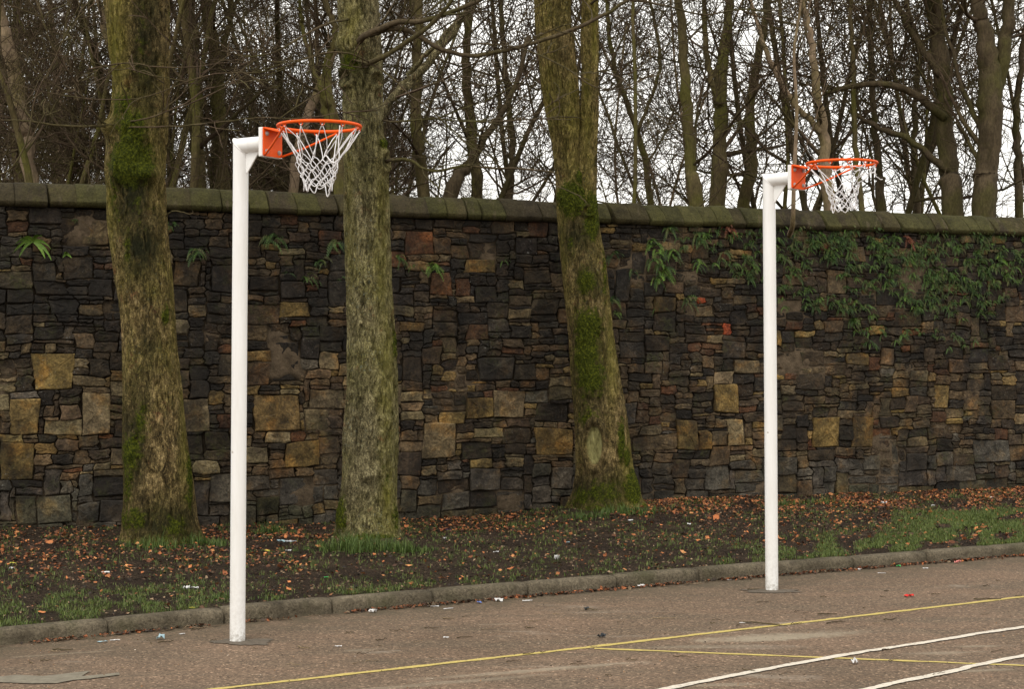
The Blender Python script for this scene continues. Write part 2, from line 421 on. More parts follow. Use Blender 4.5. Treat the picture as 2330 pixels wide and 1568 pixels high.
MOUNDS = [((365 - CX) / F * T1, T1, 0.8, 0.04), ((840 - CX) / F * T2, T2, 0.9, 0.06), ((1385 - CX) / F * T3, T3, 0.8, 0.08)]

def leaf_density(px, py):
    n = fnoise(px, py * 2.5, 21, 1 / 60.0, 3)
    d = 0.035 + 0 * px
    d = np.maximum(d, np.where(px > 1390, 1.0, 0) * smooth01((1188 + (px - 1500) * -0.028 - py) / 34.0))
    d = np.maximum(d, 0.75 * np.exp(-((px - 1080) / 190.0) ** 2) * np.exp(-((py - 1190) / 24.0) ** 2))
    d = np.maximum(d, 0.42 * smooth01((800 - px) / 160.0) * np.exp(-((py - 1268) / 42.0) ** 2))
    d = np.maximum(d, 0.45 * smooth01((860 - px) / 120.0) * np.exp(-((py - 1222) / 22.0) ** 2))
    d = np.maximum(d, 0.16 * np.where(px > 1390, 1, 0) * smooth01((1262 - py) / 60.0))
    return d * smooth01((n - 0.33) * 5.0 + 0.25)
def grass_density(px, py):
    n = fnoise(px, py * 2.2, 33, 1 / 45.0, 3)
    kb = 1424 - 0.0777 * px
    g = 0.50 * smooth01((620 - px) / 300.0) * smooth01((py - (kb - 85)) / 55.0)
    g = np.maximum(g, 0.35 * np.exp(-((px - 850) / 300.0) ** 2) * smooth01((py - (kb - 40)) / 30.0))
    g = np.maximum(g, 0.75 * smooth01((px - 1500) / 500.0) * np.exp(-((py - (kb - 22)) / 34.0) ** 2))
    g = np.maximum(g, 0.85 * smooth01((px - 1950) / 250.0) * smooth01((py - 1150) / 25.0))
    g = np.maximum(g, 0.06)
    return g * smooth01((n - 0.36) * 5.0 + 0.1)

# ground sheet to the horizon, court, verge
S = 700
obj('ground', [(-S, -S, -0.30), (S, -S, -0.30), (S, S, -0.30), (-S, S, -0.30)], [(0, 1, 2, 3)], M['wood_floor'], kind='structure', label='dark ground of the surroundings reaching the horizon')
xs = np.concatenate([np.linspace(-44, -7, 12), np.linspace(-6, 9, 46), np.linspace(10, 44, 12)])
vs = np.concatenate([np.linspace(0, 1, 10) * 1.0, [1.6, 2.6, 4, 6, 9, 14, 22, 34, 50]])
V, E = [], []
for v_ in vs:
    for x_ in xs:
        V.append((x_, float(kerb_y(x_)) - v_, 0.0)); E.append(float(np.exp(-(v_ / 0.45) ** 2)))
nx = len(xs)
obj('court', V, [(i * nx + j, (i + 1) * nx + j, (i + 1) * nx + j + 1, i * nx + j + 1) for i in range(len(vs) - 1) for j in range(nx - 1)],
    M['asphalt'], kind='structure', attrs={'edge': E}, label='pinkish brown tarmac sports court strewn with twigs')
court = bpy.data.objects['court']

nu, nv = 420, 110
uu = np.linspace(-13, 17, nu)
X = np.repeat(uu[None, :], nv, 0); t_ = np.linspace(0, 1, nv)[:, None]
Y = (kerb_y(uu) + 0.115)[None, :] * (1 - t_) + (wall_y(uu) + 0.05)[None, :] * t_
Z = ground_z(X, Y)
px_, py_ = to_px(X, Y, Z)
gidx = np.arange(nu * nv).reshape(nv, nu)
fq = np.stack([gidx[:-1, :-1], gidx[:-1, 1:], gidx[1:, 1:], gidx[1:, :-1]], -1).reshape(-1, 4)
obj('verge', np.stack([X, Y, Z], -1).reshape(-1, 3), [fq], M['soil'], kind='structure', attrs={'grass': np.clip(grass_density(px_, py_) * 1.3, 0, 1).ravel()},
    label='strip of bare soil and thin grass between kerb and wall')

# woodland floor behind the wall
nu2 = 60
uu = np.linspace(-40, 50, nu2); X = np.repeat(uu[None, :], 30, 0); t_ = np.linspace(0, 1, 30)[:, None] ** 1.6
Y = (wall_y(uu) + 0.5)[None, :] + 95 * t_
Z = (fnoise(X, Y, 4, 0.15) - 0.5) * 0.6 + 0.35
g2 = np.arange(nu2 * 30).reshape(30, nu2)
obj('woodland_floor', np.stack([X, Y, Z], -1).reshape(-1, 3), [np.stack([g2[:-1, :-1], g2[:-1, 1:], g2[1:, 1:], g2[1:, :-1]], -1).reshape(-1, 4)],
    M['wood_floor'], kind='structure', label='leaf strewn ground of the wood behind the wall')

# ------------------------------------------------------------------ kerb
kerb = empty('kerb', (0, float(kerb_y(0)), 0), kind='structure', label='low concrete kerb edging the court')
jx = []
for q in (246, 511, 756, 986, 1202, 1404, 1591, 1768, 1942, 2109, 2259):
    a = (q - CX) / F
    xx = np.linspace(-5, 6, 4000); jx.append(float(xx[np.argmin(np.abs(xx - a * kerb_y(xx)))]))
st = np.mean(np.diff(jx))
while jx[0] > -11: jx.insert(0, jx[0] - st)
while jx[-1] < 15: jx.append(jx[-1] + st)
prof = [(0.0, -0.06), (0.0, 0.045), (0.004, 0.068), (0.016, 0.086), (0.034, 0.093), (0.070, 0.095), (0.105, 0.094), (0.122, 0.088), (0.128, 0.07), (0.128, -0.06)]
for a, b in zip(jx[:-1], jx[1:]):
    g = 0.007; n = 9; dz = random.uniform(-0.004, 0.004); dy = random.uniform(-0.005, 0.005)
    V = []
    for i in range(n):
        x = a + g + (b - a - 2 * g) * i / (n - 1)
        e = 0.004 if i in (0, n - 1) else 0.0
        y = float(kerb_y(x)); dx = 0.05; tx = np.array([dx, float(kerb_y(x + dx)) - y]); tx /= np.linalg.norm(tx); nn = np.array([-tx[1], tx[0]])
        for (o_, h_) in prof:
            w = (noise.noise(Vector((x * 9, o_ * 30, h_ * 30))) * 0.0012)
            h2 = h_ - (e if h_ > 0.05 else 0) + dz + w
            V.append((x + nn[0] * (o_ + w), y + nn[1] * (o_ + w) + dy, h2))
    m = len(prof)
    Fc = [(i * m + j, i * m + j + 1, (i + 1) * m + j + 1, (i + 1) * m + j) for i in range(n - 1) for j in range(m - 1)]
    Fc += [tuple(range(m))[::-1], tuple((n - 1) * m + j for j in range(m))]
    ob = obj('kerbstone', V, Fc, M['kerb'], kerb)

# ------------------------------------------------------------------ court markings
def strip(name, pts, w, mat, z, label):
    pts = [np.array(p, float) for p in pts]
    # resample
    out_ = []
    for a, b in zip(pts[:-1], pts[1:]):
        n = max(2, int(np.linalg.norm(b - a) / 0.05))
        for i in range(n): out_.append(a + (b - a) * i / n)
    out_.append(pts[-1]); q = np.array(out_)
    tg = np.gradient(q, axis=0); tg /= np.linalg.norm(tg, axis=1)[:, None]; nn = np.stack([-tg[:, 1], tg[:, 0]], 1)
    j1 = (vnoise(q[:, 0], q[:, 1], 2, 14) - .5) * 0.014 + rs.normal(0, 0.0015, len(q)); j2 = (vnoise(q[:, 0], q[:, 1], 5, 14) - .5) * 0.014 + rs.normal(0, 0.0015, len(q))
    L = q + nn * (w / 2 + j1)[:, None]; R = q - nn * (w / 2 + j2)[:, None]
    V = np.zeros((2 * len(q), 3)); V[0::2, :2] = L; V[1::2, :2] = R; V[:, 2] = z
    return obj(name, V, [(2 * i + 1, 2 * i + 3, 2 * i + 2, 2 * i) for i in range(len(q) - 1)], mat, court, label=label)
def bez(pix, n=24):
    g = [G(*p)[:2] for p in pix]
    # Catmull-Rom through ground points
    g = [2 * g[0] - g[1]] + g + [2 * g[-1] - g[-2]]
    r = []
    for i in range(1, len(g) - 2):
        for k in range(n):
            t = k / n
            r.append(0.5 * ((2 * g[i]) + (-g[i - 1] + g[i + 1]) * t + (2 * g[i - 1] - 5 * g[i] + 4 * g[i + 1] - g[i + 2]) * t * t + (-g[i - 1] + 3 * g[i] - 3 * g[i + 1] + g[i + 2]) * t ** 3))
    r.append(g[-2]); return r
strip('marking_line', [G(-700, 1705)[:2], G(505, 1567)[:2], G(1330, 1474)[:2], G(2329, 1358)[:2], G(2900, 1292)[:2]], 0.044, M['yellow_line'], 0.003, 'long yellow line across the court')
strip('marking_line', [G(1352, 1476)[:2], G(2329, 1515)[:2], G(3000, 1541)[:2]], 0.036, M['yellow_line'], 0.003, 'yellow line branching off the long one')
strip('marking_line', bez([(1150, 1650), (1525, 1567), (1890, 1497), (2130, 1459), (2329, 1428), (2900, 1352)]), 0.050, M['white_line'], 0.006, 'upper white curved line')
strip('marking_line', bez([(1650, 1655), (1985, 1567), (2160, 1530), (2329, 1494), (2900, 1395)]), 0.050, M['white_line'], 0.006, 'lower white curved line')

def ground_patch(name, px, py, rx, ry, mat, z, seed, label, squeeze=None):
    c = G(px, py); n = 40; V = [(c[0], c[1], z)]
    pts = squeeze or [(math.cos(a), math.sin(a)) for a in np.linspace(0, 2 * math.pi, n, endpoint=False)]
    for i, (a, b) in enumerate(pts):
        k = 1 + 0.55 * noise.noise(Vector((a * 1.6, b * 1.6, seed))) + 0.2 * noise.noise(Vector((a * 6, b * 6, seed)))
        V.append((c[0] + rx * a * k, c[1] + ry * b * k, z))
    m = len(pts)
    return obj(name, V, [(0, 1 + i, 1 + (i + 1) % m) for i in range(m)], mat, court, label=label)
ground_patch('tar_patch', 552, 1461, 0.19, 0.10, M['pad'], 0.004, 1.3, 'dark patch in the tarmac round the nearer post')
ground_patch('tar_patch', 1757, 1345, 0.19, 0.10, M['pad'], 0.004, 7.3, 'dark patch in the tarmac round the farther post')
pp = [(0, 1541), (60, 1537), (160, 1540), (300, 1530), (330, 1528), (300, 1540), (380, 1536), (436, 1532), (440, 1537), (330, 1546), (270, 1549), (210, 1556), (120, 1557), (0, 1554), (-160, 1562), (-170, 1548)]
pp = [(x * 0.62, y) for x, y in pp]
V = [tuple(G(*p)[:2]) + (0.005,) for p in pp]
obj('concrete_patch', V, [tuple(range(len(V)))[::-1]], M['patch'], court, label='ragged pale repair patch in the tarmac')

# ------------------------------------------------------------------ the stone wall
wall = empty('stone_wall', (*wall_pt(5.8, 0)[:2], 0), label='high old rubble stone wall with rounded mossy coping behind the trees', cat='wall')
S0, S1 = -3.0, 15.2
ch, cw = 0.034, 0.050
ZB = -0.12
NC, NR = int((S1 - S0) / cw), int((WALL_TOP - ZB) / ch)
ch = (WALL_TOP - ZB) / NR
occ = -np.ones((NR, NC), int)
stones = []                                            # c0, r0, w, h, colour
OCHRE, TAN, BROWN, DARK, GREY, RUST, BRICK, DGREY = 'o', 't', 'b', 'd', 'g', 'r', 'k', 'e'
PAL = {'o': [(0.150, 0.097, 0.032), (0.118, 0.078, 0.027), (0.162, 0.108, 0.040)], 't': [(0.132, 0.098, 0.050), (0.148, 0.112, 0.059)],
       'b': [(0.078, 0.052, 0.027), (0.098, 0.066, 0.034), (0.066, 0.045, 0.025), (0.090, 0.066, 0.035)],
       'd': [(0.022, 0.016, 0.010), (0.031, 0.022, 0.013), (0.018, 0.014, 0.010), (0.042, 0.029, 0.017)],
       'g': [(0.060, 0.050, 0.037), (0.072, 0.060, 0.044), (0.051, 0.043, 0.033)], 'r': [(0.085, 0.038, 0.017), (0.068, 0.033, 0.016)],
       'k': [(0.30, 0.060, 0.022)], 'e': [(0.026, 0.021, 0.016), (0.033, 0.027, 0.020)]}
NAMED = [(78, 810, 163, 888, 'o'), (20, 905, 93, 990, 'o'), (190, 900, 255, 985, 't'), (0, 1005, 72, 1090, 'o'), (420, 905, 478, 980, 't'), (585, 900, 678, 975, 'o'),
         (652, 1000, 722, 1062, 'o'), (690, 935, 750, 973, 't'), (615, 778, 676, 872, 'd'), (965, 968, 1040, 1042, 't'), (1122, 890, 1187, 955, 't'), (1060, 900, 1115, 958, 'o'),
         (990, 932, 1056, 962, 'o'), (1225, 972, 1298, 1032, 'o'), (1093, 812, 1170, 863, 'e'), (1543, 952, 1590, 1022, 'o'), (1625, 878, 1678, 938, 'o'), (1850, 950, 1910, 1012, 'o'),
         (1940, 945, 1985, 1010, 'o'), (2122, 875, 2160, 930, 'o'), (1648, 950, 1697, 1015, 't'), (1440, 990, 1538, 1022, 'b'), (88, 1122, 165, 1188, 'g'), (170, 1142, 225, 1188, 'g'),
         (228, 1138, 282, 1188, 'g'), (640, 1085, 715, 1150, 'g'), (1072, 1065, 1135, 1120, 'g'), (1250, 1060, 1302, 1113, 'g'), (190, 500, 245, 560, 'b'), (135, 498, 183, 558, 'd'),
         (390, 592, 450, 655, 'b'), (475, 600, 530, 665, 'e'), (1060, 588, 1125, 620, 'o'), (975, 618, 1030, 668, 'r'), (1036, 632, 1068, 668, 'r'), (640, 685, 700, 722, 'o'),
         (600, 595, 622, 615, 'o'), (1588, 670, 1606, 684, 'k'), (1643, 733, 1657, 760, 'k'), (160, 490, 190, 512, 'r'), (702, 885, 785, 928, 'b'), (1128, 600, 1165, 625, 'd'),
         (500, 945, 528, 970, 'r'), (165, 855, 240, 880, 'b'), (100, 925, 130, 950, 'b'), (135, 920, 185, 955, 'b'), (98, 958, 190, 988, 't'), (0, 820, 38, 855, 'd'),
         (82, 590, 130, 640, 'e'), (135, 580, 210, 640, 'd'), (545, 545, 590, 590, 'd'), (915, 980, 958, 1002, 'b'), (905, 1030, 960, 1075, 'd'), (1042, 985, 1080, 1003, 't'),
         (1045, 1010, 1120, 1040, 'd'), (920, 528, 980, 580, 'r'), (1062, 740, 1105, 775, 'r'), (1010, 1120, 1065, 1160, 'g'), (940, 1070, 990, 1130, 'g'), (1600, 1060, 1660, 1110, 'g'),
         (1745, 940, 1772, 980, 't'), (2215, 1000, 2290, 1050, 'g'), (2060, 1030, 2110, 1070, 'g'), (1890, 1010, 1935, 1060, 'b'), (2150, 1060, 2210, 1095, 'g'), (1500, 585, 1540, 640, 'd'),
         (1395, 610, 1440, 680, 'e'), (1670, 820, 1720, 850, 't'), (1460, 822, 1505, 850, 'b'), (1430, 890, 1455, 920, 'b'), (1880, 610, 1925, 670, 'b'), (480, 1075, 528, 1140, 'g'),
         (446, 1098, 478, 1175, 'g'), (0, 1115, 30, 1180, 'g'), (34, 1120, 84, 1188, 'g'), (560, 820, 612, 880, 'b'), (1140, 980, 1215, 1010, 'd'), (1340, 905, 1400, 960, 'b')]
def place(c0, r0, w, h, kind):
    if c0 < 0 or r0 < 0 or c0 + w > NC or r0 + h > NR: return False
    if (occ[r0:r0 + h, c0:c0 + w] >= 0).any(): return False
    occ[r0:r0 + h, c0:c0 + w] = len(stones); stones.append((c0, r0, w, h, kind)); return True
for (x0, y0, x1, y1, k) in NAMED:
    s0, zt = wall_sz(x0, (y0 + y1) / 2 - (y1 - y0) / 2); s1, zb = wall_sz(x1, y1)
    c0 = int(round((s0 - S0) / cw)); c1 = int(round((s1 - S0) / cw)); r0 = int(round((zb - ZB) / ch)); r1 = int(round((zt - ZB) / ch))
    place(c0, r0, max(1, c1 - c0), max(1, r1 - r0), k)
R = random.Random(8)
def pick_kind(s, z, area):
    f = (z - ZB) / (WALL_TOP - ZB); n = float(fnoise(s, z, 6, 0.7)); u = R.random()
    if z < 0.42: return 'g' if u < 0.72 else ('d' if u < 0.86 else 'b')
    if z < 1.55:
        if u < 0.14 + (0.12 if area > 12 else 0): return 'o' if u < 0.09 else 't'
        if u < 0.62 - (n - .5): return 'b'
        return 'd' if u < 0.92 else ('r' if u < .955 else 'g')
    if u < 0.03: return 'o'
    if u < 0.055: return 't'
    if u < 0.26: return 'b'
    if u < 0.295: return 'r'
    return 'e' if u > 0.74 else 'd'
course = [0] * NR
for r in range(NR):
    sliver = float(vnoise(r * 1.0, 3.3, 8, 0.45))
    c = 0
    while c < NC:
        if occ[r, c] >= 0: c += 1; continue
        z = ZB + r * ch; s = S0 + c * cw
        loc_n = float(fnoise(s, z, 12, 0.9))
        big = 1.35 if z < 0.45 else (1.0 if z < 1.6 else 1.12)
        u = R.random()
        p_sl = 0.34 if 0.42 < sliver < 0.7 else 0.14
        if z < 0.45: p_sl *= 0.45
        if u < p_sl * (0.6 + 0.9 * loc_n): h, w = 1, R.randint(2, 6)
        elif u < 0.48: h, w = 2, R.randint(2, 5)
        elif u < 0.74: h, w = 3, R.randint(2, 5)
        elif u < 0.92: h, w = R.randint(4, 5), R.randint(2, 5)
        else: h, w = R.randint(5, 7), R.randint(3, 6)
        if h > w and R.random() < 0.78: h, w = w, h
        if h > 2 and w <= h and R.random() < 0.5: w = h + R.randint(0, 2)
        if big > 1.2 and h > 1: h += R.randint(0, 3); w += R.randint(0, 2)
        ww = 0
        while ww < w and c + ww < NC and occ[r, c + ww] < 0: ww += 1
        # swallow a one cell leftover
        if c + ww < NC and occ[r, c + ww] < 0 and (c + ww + 1 >= NC or occ[r, c + ww + 1] >= 0): ww += 1
        w = ww; h = min(h, NR - r)
        if w == 1 and h == 1: h = min(2, NR - r)
        while h > 1 and (occ[r:r + h, c:c + w] >= 0).any(): h -= 1
        place(c, r, w, h, pick_kind(s, z, w * h)); c += w
gj = rs.uniform(-1, 1, (NR + 1, NC + 1, 2))
def gv(r, c):
    s = S0 + c * cw; z = ZB + r * ch
    js, jz = gj[r, c]
    s += js * cw * 0.36 + float(noise.noise(Vector((s * 2.3, z * 2.3, 1.0)))) * 0.03 + float(noise.noise(Vector((s * 6, z * 7, 4.0)))) * 0.022
    z += jz * ch * 0.30 + float(noise.noise(Vector((s * 5, z * 5, 6.0)))) * 0.016 * min(1, (NR - r) / 6) + float(noise.noise(Vector((s * 1.1, z * 2.0, 9.0)))) * 0.035 * min(1, (NR - r) / 6)
    return s, z
def mortar_mask(px, py):
    n = fnoise(px, py, 41, 1 / 70.0, 3)
    m = 0 * px
    for (cx, cy, rx, ry, a) in [(240, 700, 75, 55, .9), (20, 900, 60, 80, .6), (640, 800, 45, 70, .9), (720, 935, 60, 40, .7), (1050, 850, 80, 40, .6), (1480, 620, 120, 120, .55), (1830, 860, 120, 150, .62),
                                (1450, 1000, 90, 80, .4), (1700, 1010, 120, 50, .45), (2050, 1020, 220, 50, .35), (1100, 1130, 200, 40, .6), (1160, 590, 60, 40, .6), (2050, 640, 80, 60, .5), (160, 515, 90, 35, .8), (700, 1130, 120, 50, .45), (2000, 1090, 400, 30, .4)]:
        m = np.maximum(m, 0.8 * a * np.exp(-((px - cx) / rx) ** 2 - ((py - cy) / ry) ** 2))
    return np.clip(m * 1.3 + (n - 0.57) * 2.0, 0, 1)
def stone_mesh(st_):
    c0, r0, w, h, k = st_
    per = [(r0, c) for c in range(c0, c0 + w)] + [(r, c0 + w) for r in range(r0, r0 + h)] + [(r0 + h, c) for c in range(c0 + w, c0, -1)] + [(r, c0) for r in range(r0 + h, r0, -1)]
    corners = {(r0, c0), (r0, c0 + w), (r0 + h, c0 + w), (r0 + h, c0)}
    if len(per) > 14: per = [p for i, p in enumerate(per) if p in corners or (i % 2 == 0)]
    pts = np.array([gv(*p) for p in per]); iscorner = np.array([p in corners for p in per])
    cen = pts.mean(0)
    mm = float(mortar_mask(*[np.array(v) for v in to_px(*wall_pt(cen[0], cen[1]))]))
    joint = 0.0020 + 0.006 * mm + R.random() * 0.0024
    if w * h >= 24:
        q4 = [np.array(gv(*p)) for p in ((r0, c0), (r0, c0 + w), (r0 + h, c0 + w), (r0 + h, c0))]
        for i_, (r_, c_) in enumerate(per):
            u_, v_ = (c_ - c0) / w, (r_ - r0) / h
            pts[i_] = (q4[0] * (1 - u_) + q4[1] * u_) * (1 - v_) + (q4[3] * (1 - u_) + q4[2] * u_) * v_ + np.array([R.gauss(0, .0035), R.gauss(0, .0035)])
    size = np.array([w * cw, h * ch])
    sc = 1 - 2 * joint / size
    P0 = cen + (pts - cen) * np.clip(sc, 0.6, 1)
    # knock corners in
    kn = R.uniform(0.0, 0.08) if w * h <= 30 or k not in 'otg' else 0.025
    for i in np.where(iscorner)[0]:
        P0[i] = P0[i] + (cen - P0[i]) * (kn * R.uniform(0.5, 1.3)) * min(1.0, 2.4 * ch / (h * ch + .001) + .25)
    if h >= 2 and R.random() < 0.35 and k in 'dber':             # wedge shaped ones
        f = R.uniform(0.10, 0.32) * R.choice((-1, 1)); P0[:, 0] += f * (P0[:, 1] - cen[1]) * 0.5
    n = len(P0)
    out_f = R.uniform(0.000, 0.026) + (0.006 if k in 'ot' else 0) - 0.016 * mm
    bev = min(0.009, 0.16 * min(size)); ins = np.clip(1 - 2 * bev / size, 0.3, 1)
    P1 = cen + (P0 - cen) * ins; P2 = cen + (P0 - cen) * 0.45
    tilt = np.array([R.gauss(0, 0.03), R.gauss(0, 0.05)])
    V = []
    V += [wall_pt(p[0], p[1], -0.06) for p in P0]
    V += [wall_pt(p[0], p[1], out_f - 0.005 - R.uniform(0, .004) + (p - cen) @ tilt) for p in P0]
    V += [wall_pt(p[0] + R.gauss(0, .002), p[1] + R.gauss(0, .002), out_f + R.uniform(-0.002, 0.004) + (p - cen) @ tilt) for p in P1]
    V += [wall_pt(p[0] + R.gauss(0, .006), p[1] + R.gauss(0, .006), out_f + R.uniform(-0.004, 0.007) + (p - cen) @ tilt) for p in P2]
    V.append(wall_pt(cen[0], cen[1], out_f + R.uniform(0, .006)))
    Fc = []
    for L in range(3):
        for i in range(n):
            j = (i + 1) % n; a = L * n
            Fc.append((a + i, a + j, a + n + j, a + n + i))
    for i in range(n): Fc.append((3 * n + i, 3 * n + (i + 1) % n, 4 * n))
    base = np.array(R.choice(PAL[k])) * R.uniform(0.82, 1.22) * (1 + 0.06 * np.array([R.gauss(0, .5), 0, R.gauss(0, .5)]))
    if cen[1] > 1.2: base = base * (1 - 0.16 * min(1, (cen[1] - 1.2)))
    if cen[1] < 0.22 and fnoise(cen[0], cen[1], 71, 0.9) > 0.52: base = base * 0.7 + np.array([0.008, 0.009, 0.001])
    return np.array(V), Fc, np.repeat(base[None], len(V), 0), cen, size
allst = []
for st_ in stones:
    V, Fc, C_, cen, size = stone_mesh(st_)
    x_, y_, z_ = wall_pt(cen[0], cen[1]); qx, qy = to_px(x_, y_, z_)
    vis = (size[0] * size[1]) / y_ ** 2 if -10 < qx < 2340 and qy < 1200 else 0
    allst.append((vis, V, Fc, C_, cen))
allst.sort(key=lambda a: -a[0])
for (vis, V, Fc, C_, cen) in allst[:298]:
    obj('stone', V, Fc, M['stone'], wall, False, {'col': C_}, loc=wall_pt(cen[0], cen[1]))
bV, bF, bC, o_ = [], [], [], 0
for (vis, V, Fc, C_, cen) in allst[298:]:
    bV.append(V); bC.append(C_); bF += [tuple(i + o_ for i in f) for f in Fc]; o_ += len(V)
obj('small_stones', np.vstack(bV), bF, M['stone'], wall, False, {'col': np.vstack(bC)}, kind='stuff')

# core with the mortar that stands between the stones
ns, nz_ = 480, 100
sg = np.linspace(S0, S1, ns); zg = np.linspace(-0.2, WALL_TOP - 0.01, nz_)
SS, ZZ = np.meshgrid(sg, zg)
Wp = wall_pt(SS, ZZ)
qx, qy = to_px(Wp[..., 0], Wp[..., 1], Wp[..., 2])
mk = mortar_mask(qx, qy)
o2 = -0.020 + mk * 0.026 + (fnoise(SS, ZZ, 55, 14) - 0.5) * 0.022
Wp[..., 0] += WN[0] * o2; Wp[..., 1] += WN[1] * o2
gi = np.arange(ns * nz_).reshape(nz_, ns)
fr = np.stack([gi[:-1, :-1], gi[:-1, 1:], gi[1:, 1:], gi[1:, :-1]], -1).reshape(-1, 4)
back = [wall_pt(S0, -0.2, -0.45), wall_pt(S1, -0.2, -0.45), wall_pt(S1, WALL_TOP, -0.45), wall_pt(S0, WALL_TOP, -0.45), wall_pt(S0, -.2, -.03), wall_pt(S0, WALL_TOP, -.03), wall_pt(S1, -.2, -.03), wall_pt(S1, WALL_TOP, -.03)]
nb_ = ns * nz_
Vc = np.vstack([Wp.reshape(-1, 3), np.array(back)])
obj('mortar_core', Vc, [fr, np.array([[nb_ + 1, nb_, nb_ + 3, nb_ + 2], [nb_, nb_ + 4, nb_ + 5, nb_ + 3], [nb_ + 6, nb_ + 1, nb_ + 2, nb_ + 7]])], M['mortar'], wall, True,
    {'mort': np.concatenate([mk.ravel(), np.zeros(8)])})

# coping: half round stones laid side by side across the wall
s = S0
while s < S1 - 0.1:
    w = R.choice([R.uniform(0.13, 0.19), R.uniform(0.17, 0.26), R.uniform(0.22, 0.34)]) * (1.3 if s < 3 else 1.0)
    w = min(w, S1 - s)
    na, nl = 15, 5
    hh = 0.245 + R.uniform(-0.012, 0.012); hw = 0.275 + R.uniform(-0.012, 0.012); dz = WALL_TOP + R.uniform(-0.006, 0.008)
    sk = R.gauss(0, 0.02); V = []; sd_ = R.random() * 50
    yaw = R.gauss(0, 0.015); lean = R.gauss(0, 0.006)
    def cp(u, j, ring):
        if j == 0: o_, z_ = hw - 0.04, 0.0
        elif j == na - 1: o_, z_ = -hw + 0.04, 0.0
        else:
            a = math.pi * (j - 1) / (na - 3); o_, z_ = hw * math.cos(a), 0.045 + (hh - 0.045) * (1 - abs(math.cos(a)) ** 1.75)
        e = 0.0 if ring not in (0, nl - 1) else 1
        shr = 1 - 0.008 * e
        sw = s + 0.003 + (w - 0.006) * u
        nn = noise.noise(Vector((sw * 5, o_ * 5, z_ * 5 + sd_))) * 0.010 + noise.noise(Vector((sw * 16, o_ * 16, z_ * 16 + sd_))) * 0.008
        o2_ = o_ * shr * (1 + nn * 1.6); z2 = dz + z_ * shr * (1 + nn * 1.2) + lean * (u - .5) * w * 4
        if j in (0, na - 1): z2 = dz
        sl = sw + sk * o_ * 3 + yaw * o_
        return wall_pt(sl, z2, o2_ - 0.2 + 0.02)
    ul = [0, 0.05, 0.5, 0.95, 1]
    for i_, u in enumerate(ul):
        for j in range(na): V.append(cp(u, j, i_))
    Fc = [(i_ * na + j, i_ * na + j + 1, (i_ + 1) * na + j + 1, (i_ + 1) * na + j) for i_ in range(nl - 1) for j in range(na - 1)]
    Fc += [(i_ * na + na - 1, i_ * na, (i_ + 1) * na, (i_ + 1) * na + na - 1) for i_ in range(nl - 1)]
    Fc += [tuple(range(na))[::-1], tuple((nl - 1) * na + j for j in range(na))]
    c_ = np.array(R.choice([(0.040, 0.032, 0.017), (0.046, 0.038, 0.017), (0.044, 0.041, 0.015), (0.037, 0.029, 0.017), (0.048, 0.044, 0.016)])) * R.uniform(0.85, 1.2)
    obj('coping_stone', V, Fc, M['coping'], wall, True, {'col': np.repeat(c_[None], len(V), 0)}, loc=wall_pt(s + w / 2, WALL_TOP))
    s += w

# ------------------------------------------------------------------ tubes and branches
class Tubes:
    def __init__(self): self.g = {}
    def add(self, pts, rad, sides=3):
        pts = np.asarray(pts, float); self.g.setdefault((len(pts), sides), []).append((pts, np.asarray(rad, float) * np.ones(len(pts))))
    def arrays(self):
        Vs, Fs, off = [], [], 0
        for (n, k), L in self.g.items():
            Pn = np.array([a for a, b in L]); Rn = np.array([b for a, b in L]); m = len(L)
            T = np.gradient(Pn, axis=1); T /= (np.linalg.norm(T, axis=2, keepdims=True) + 1e-12)
            mean = (Pn[:, -1] - Pn[:, 0]); ax = np.argmin(np.abs(mean), axis=1); ref = np.eye(3)[ax][:, None, :].repeat(n, 1)
            U = np.cross(T, ref); U /= (np.linalg.norm(U, axis=2, keepdims=True) + 1e-12); W = np.cross(T, U)
            a = np.arange(k) * 2 * math.pi / k
            V = Pn[:, :, None, :] + Rn[:, :, None, None] * (U[:, :, None, :] * np.cos(a)[None, None, :, None] + W[:, :, None, :] * np.sin(a)[None, None, :, None])
            idx = off + np.arange(m * n * k).reshape(m, n, k)
            A = idx[:, :-1, :]; B = idx[:, 1:, :]
            Fs.append(np.stack([A, np.roll(A, -1, 2), np.roll(B, -1, 2), B], -1).reshape(-1, 4))
            caps = np.concatenate([idx[:, 0, ::-1], idx[:, -1, :]], 0)
            if k > 4: Fs.append(caps)
            Vs.append(V.reshape(-1, 3)); off += m * n * k
        return np.vstack(Vs), Fs
    def obj(self, name, mat, parent=None, **kw):
        V, Fs = self.arrays(); return obj(name, V, Fs, mat, parent, True, **kw)

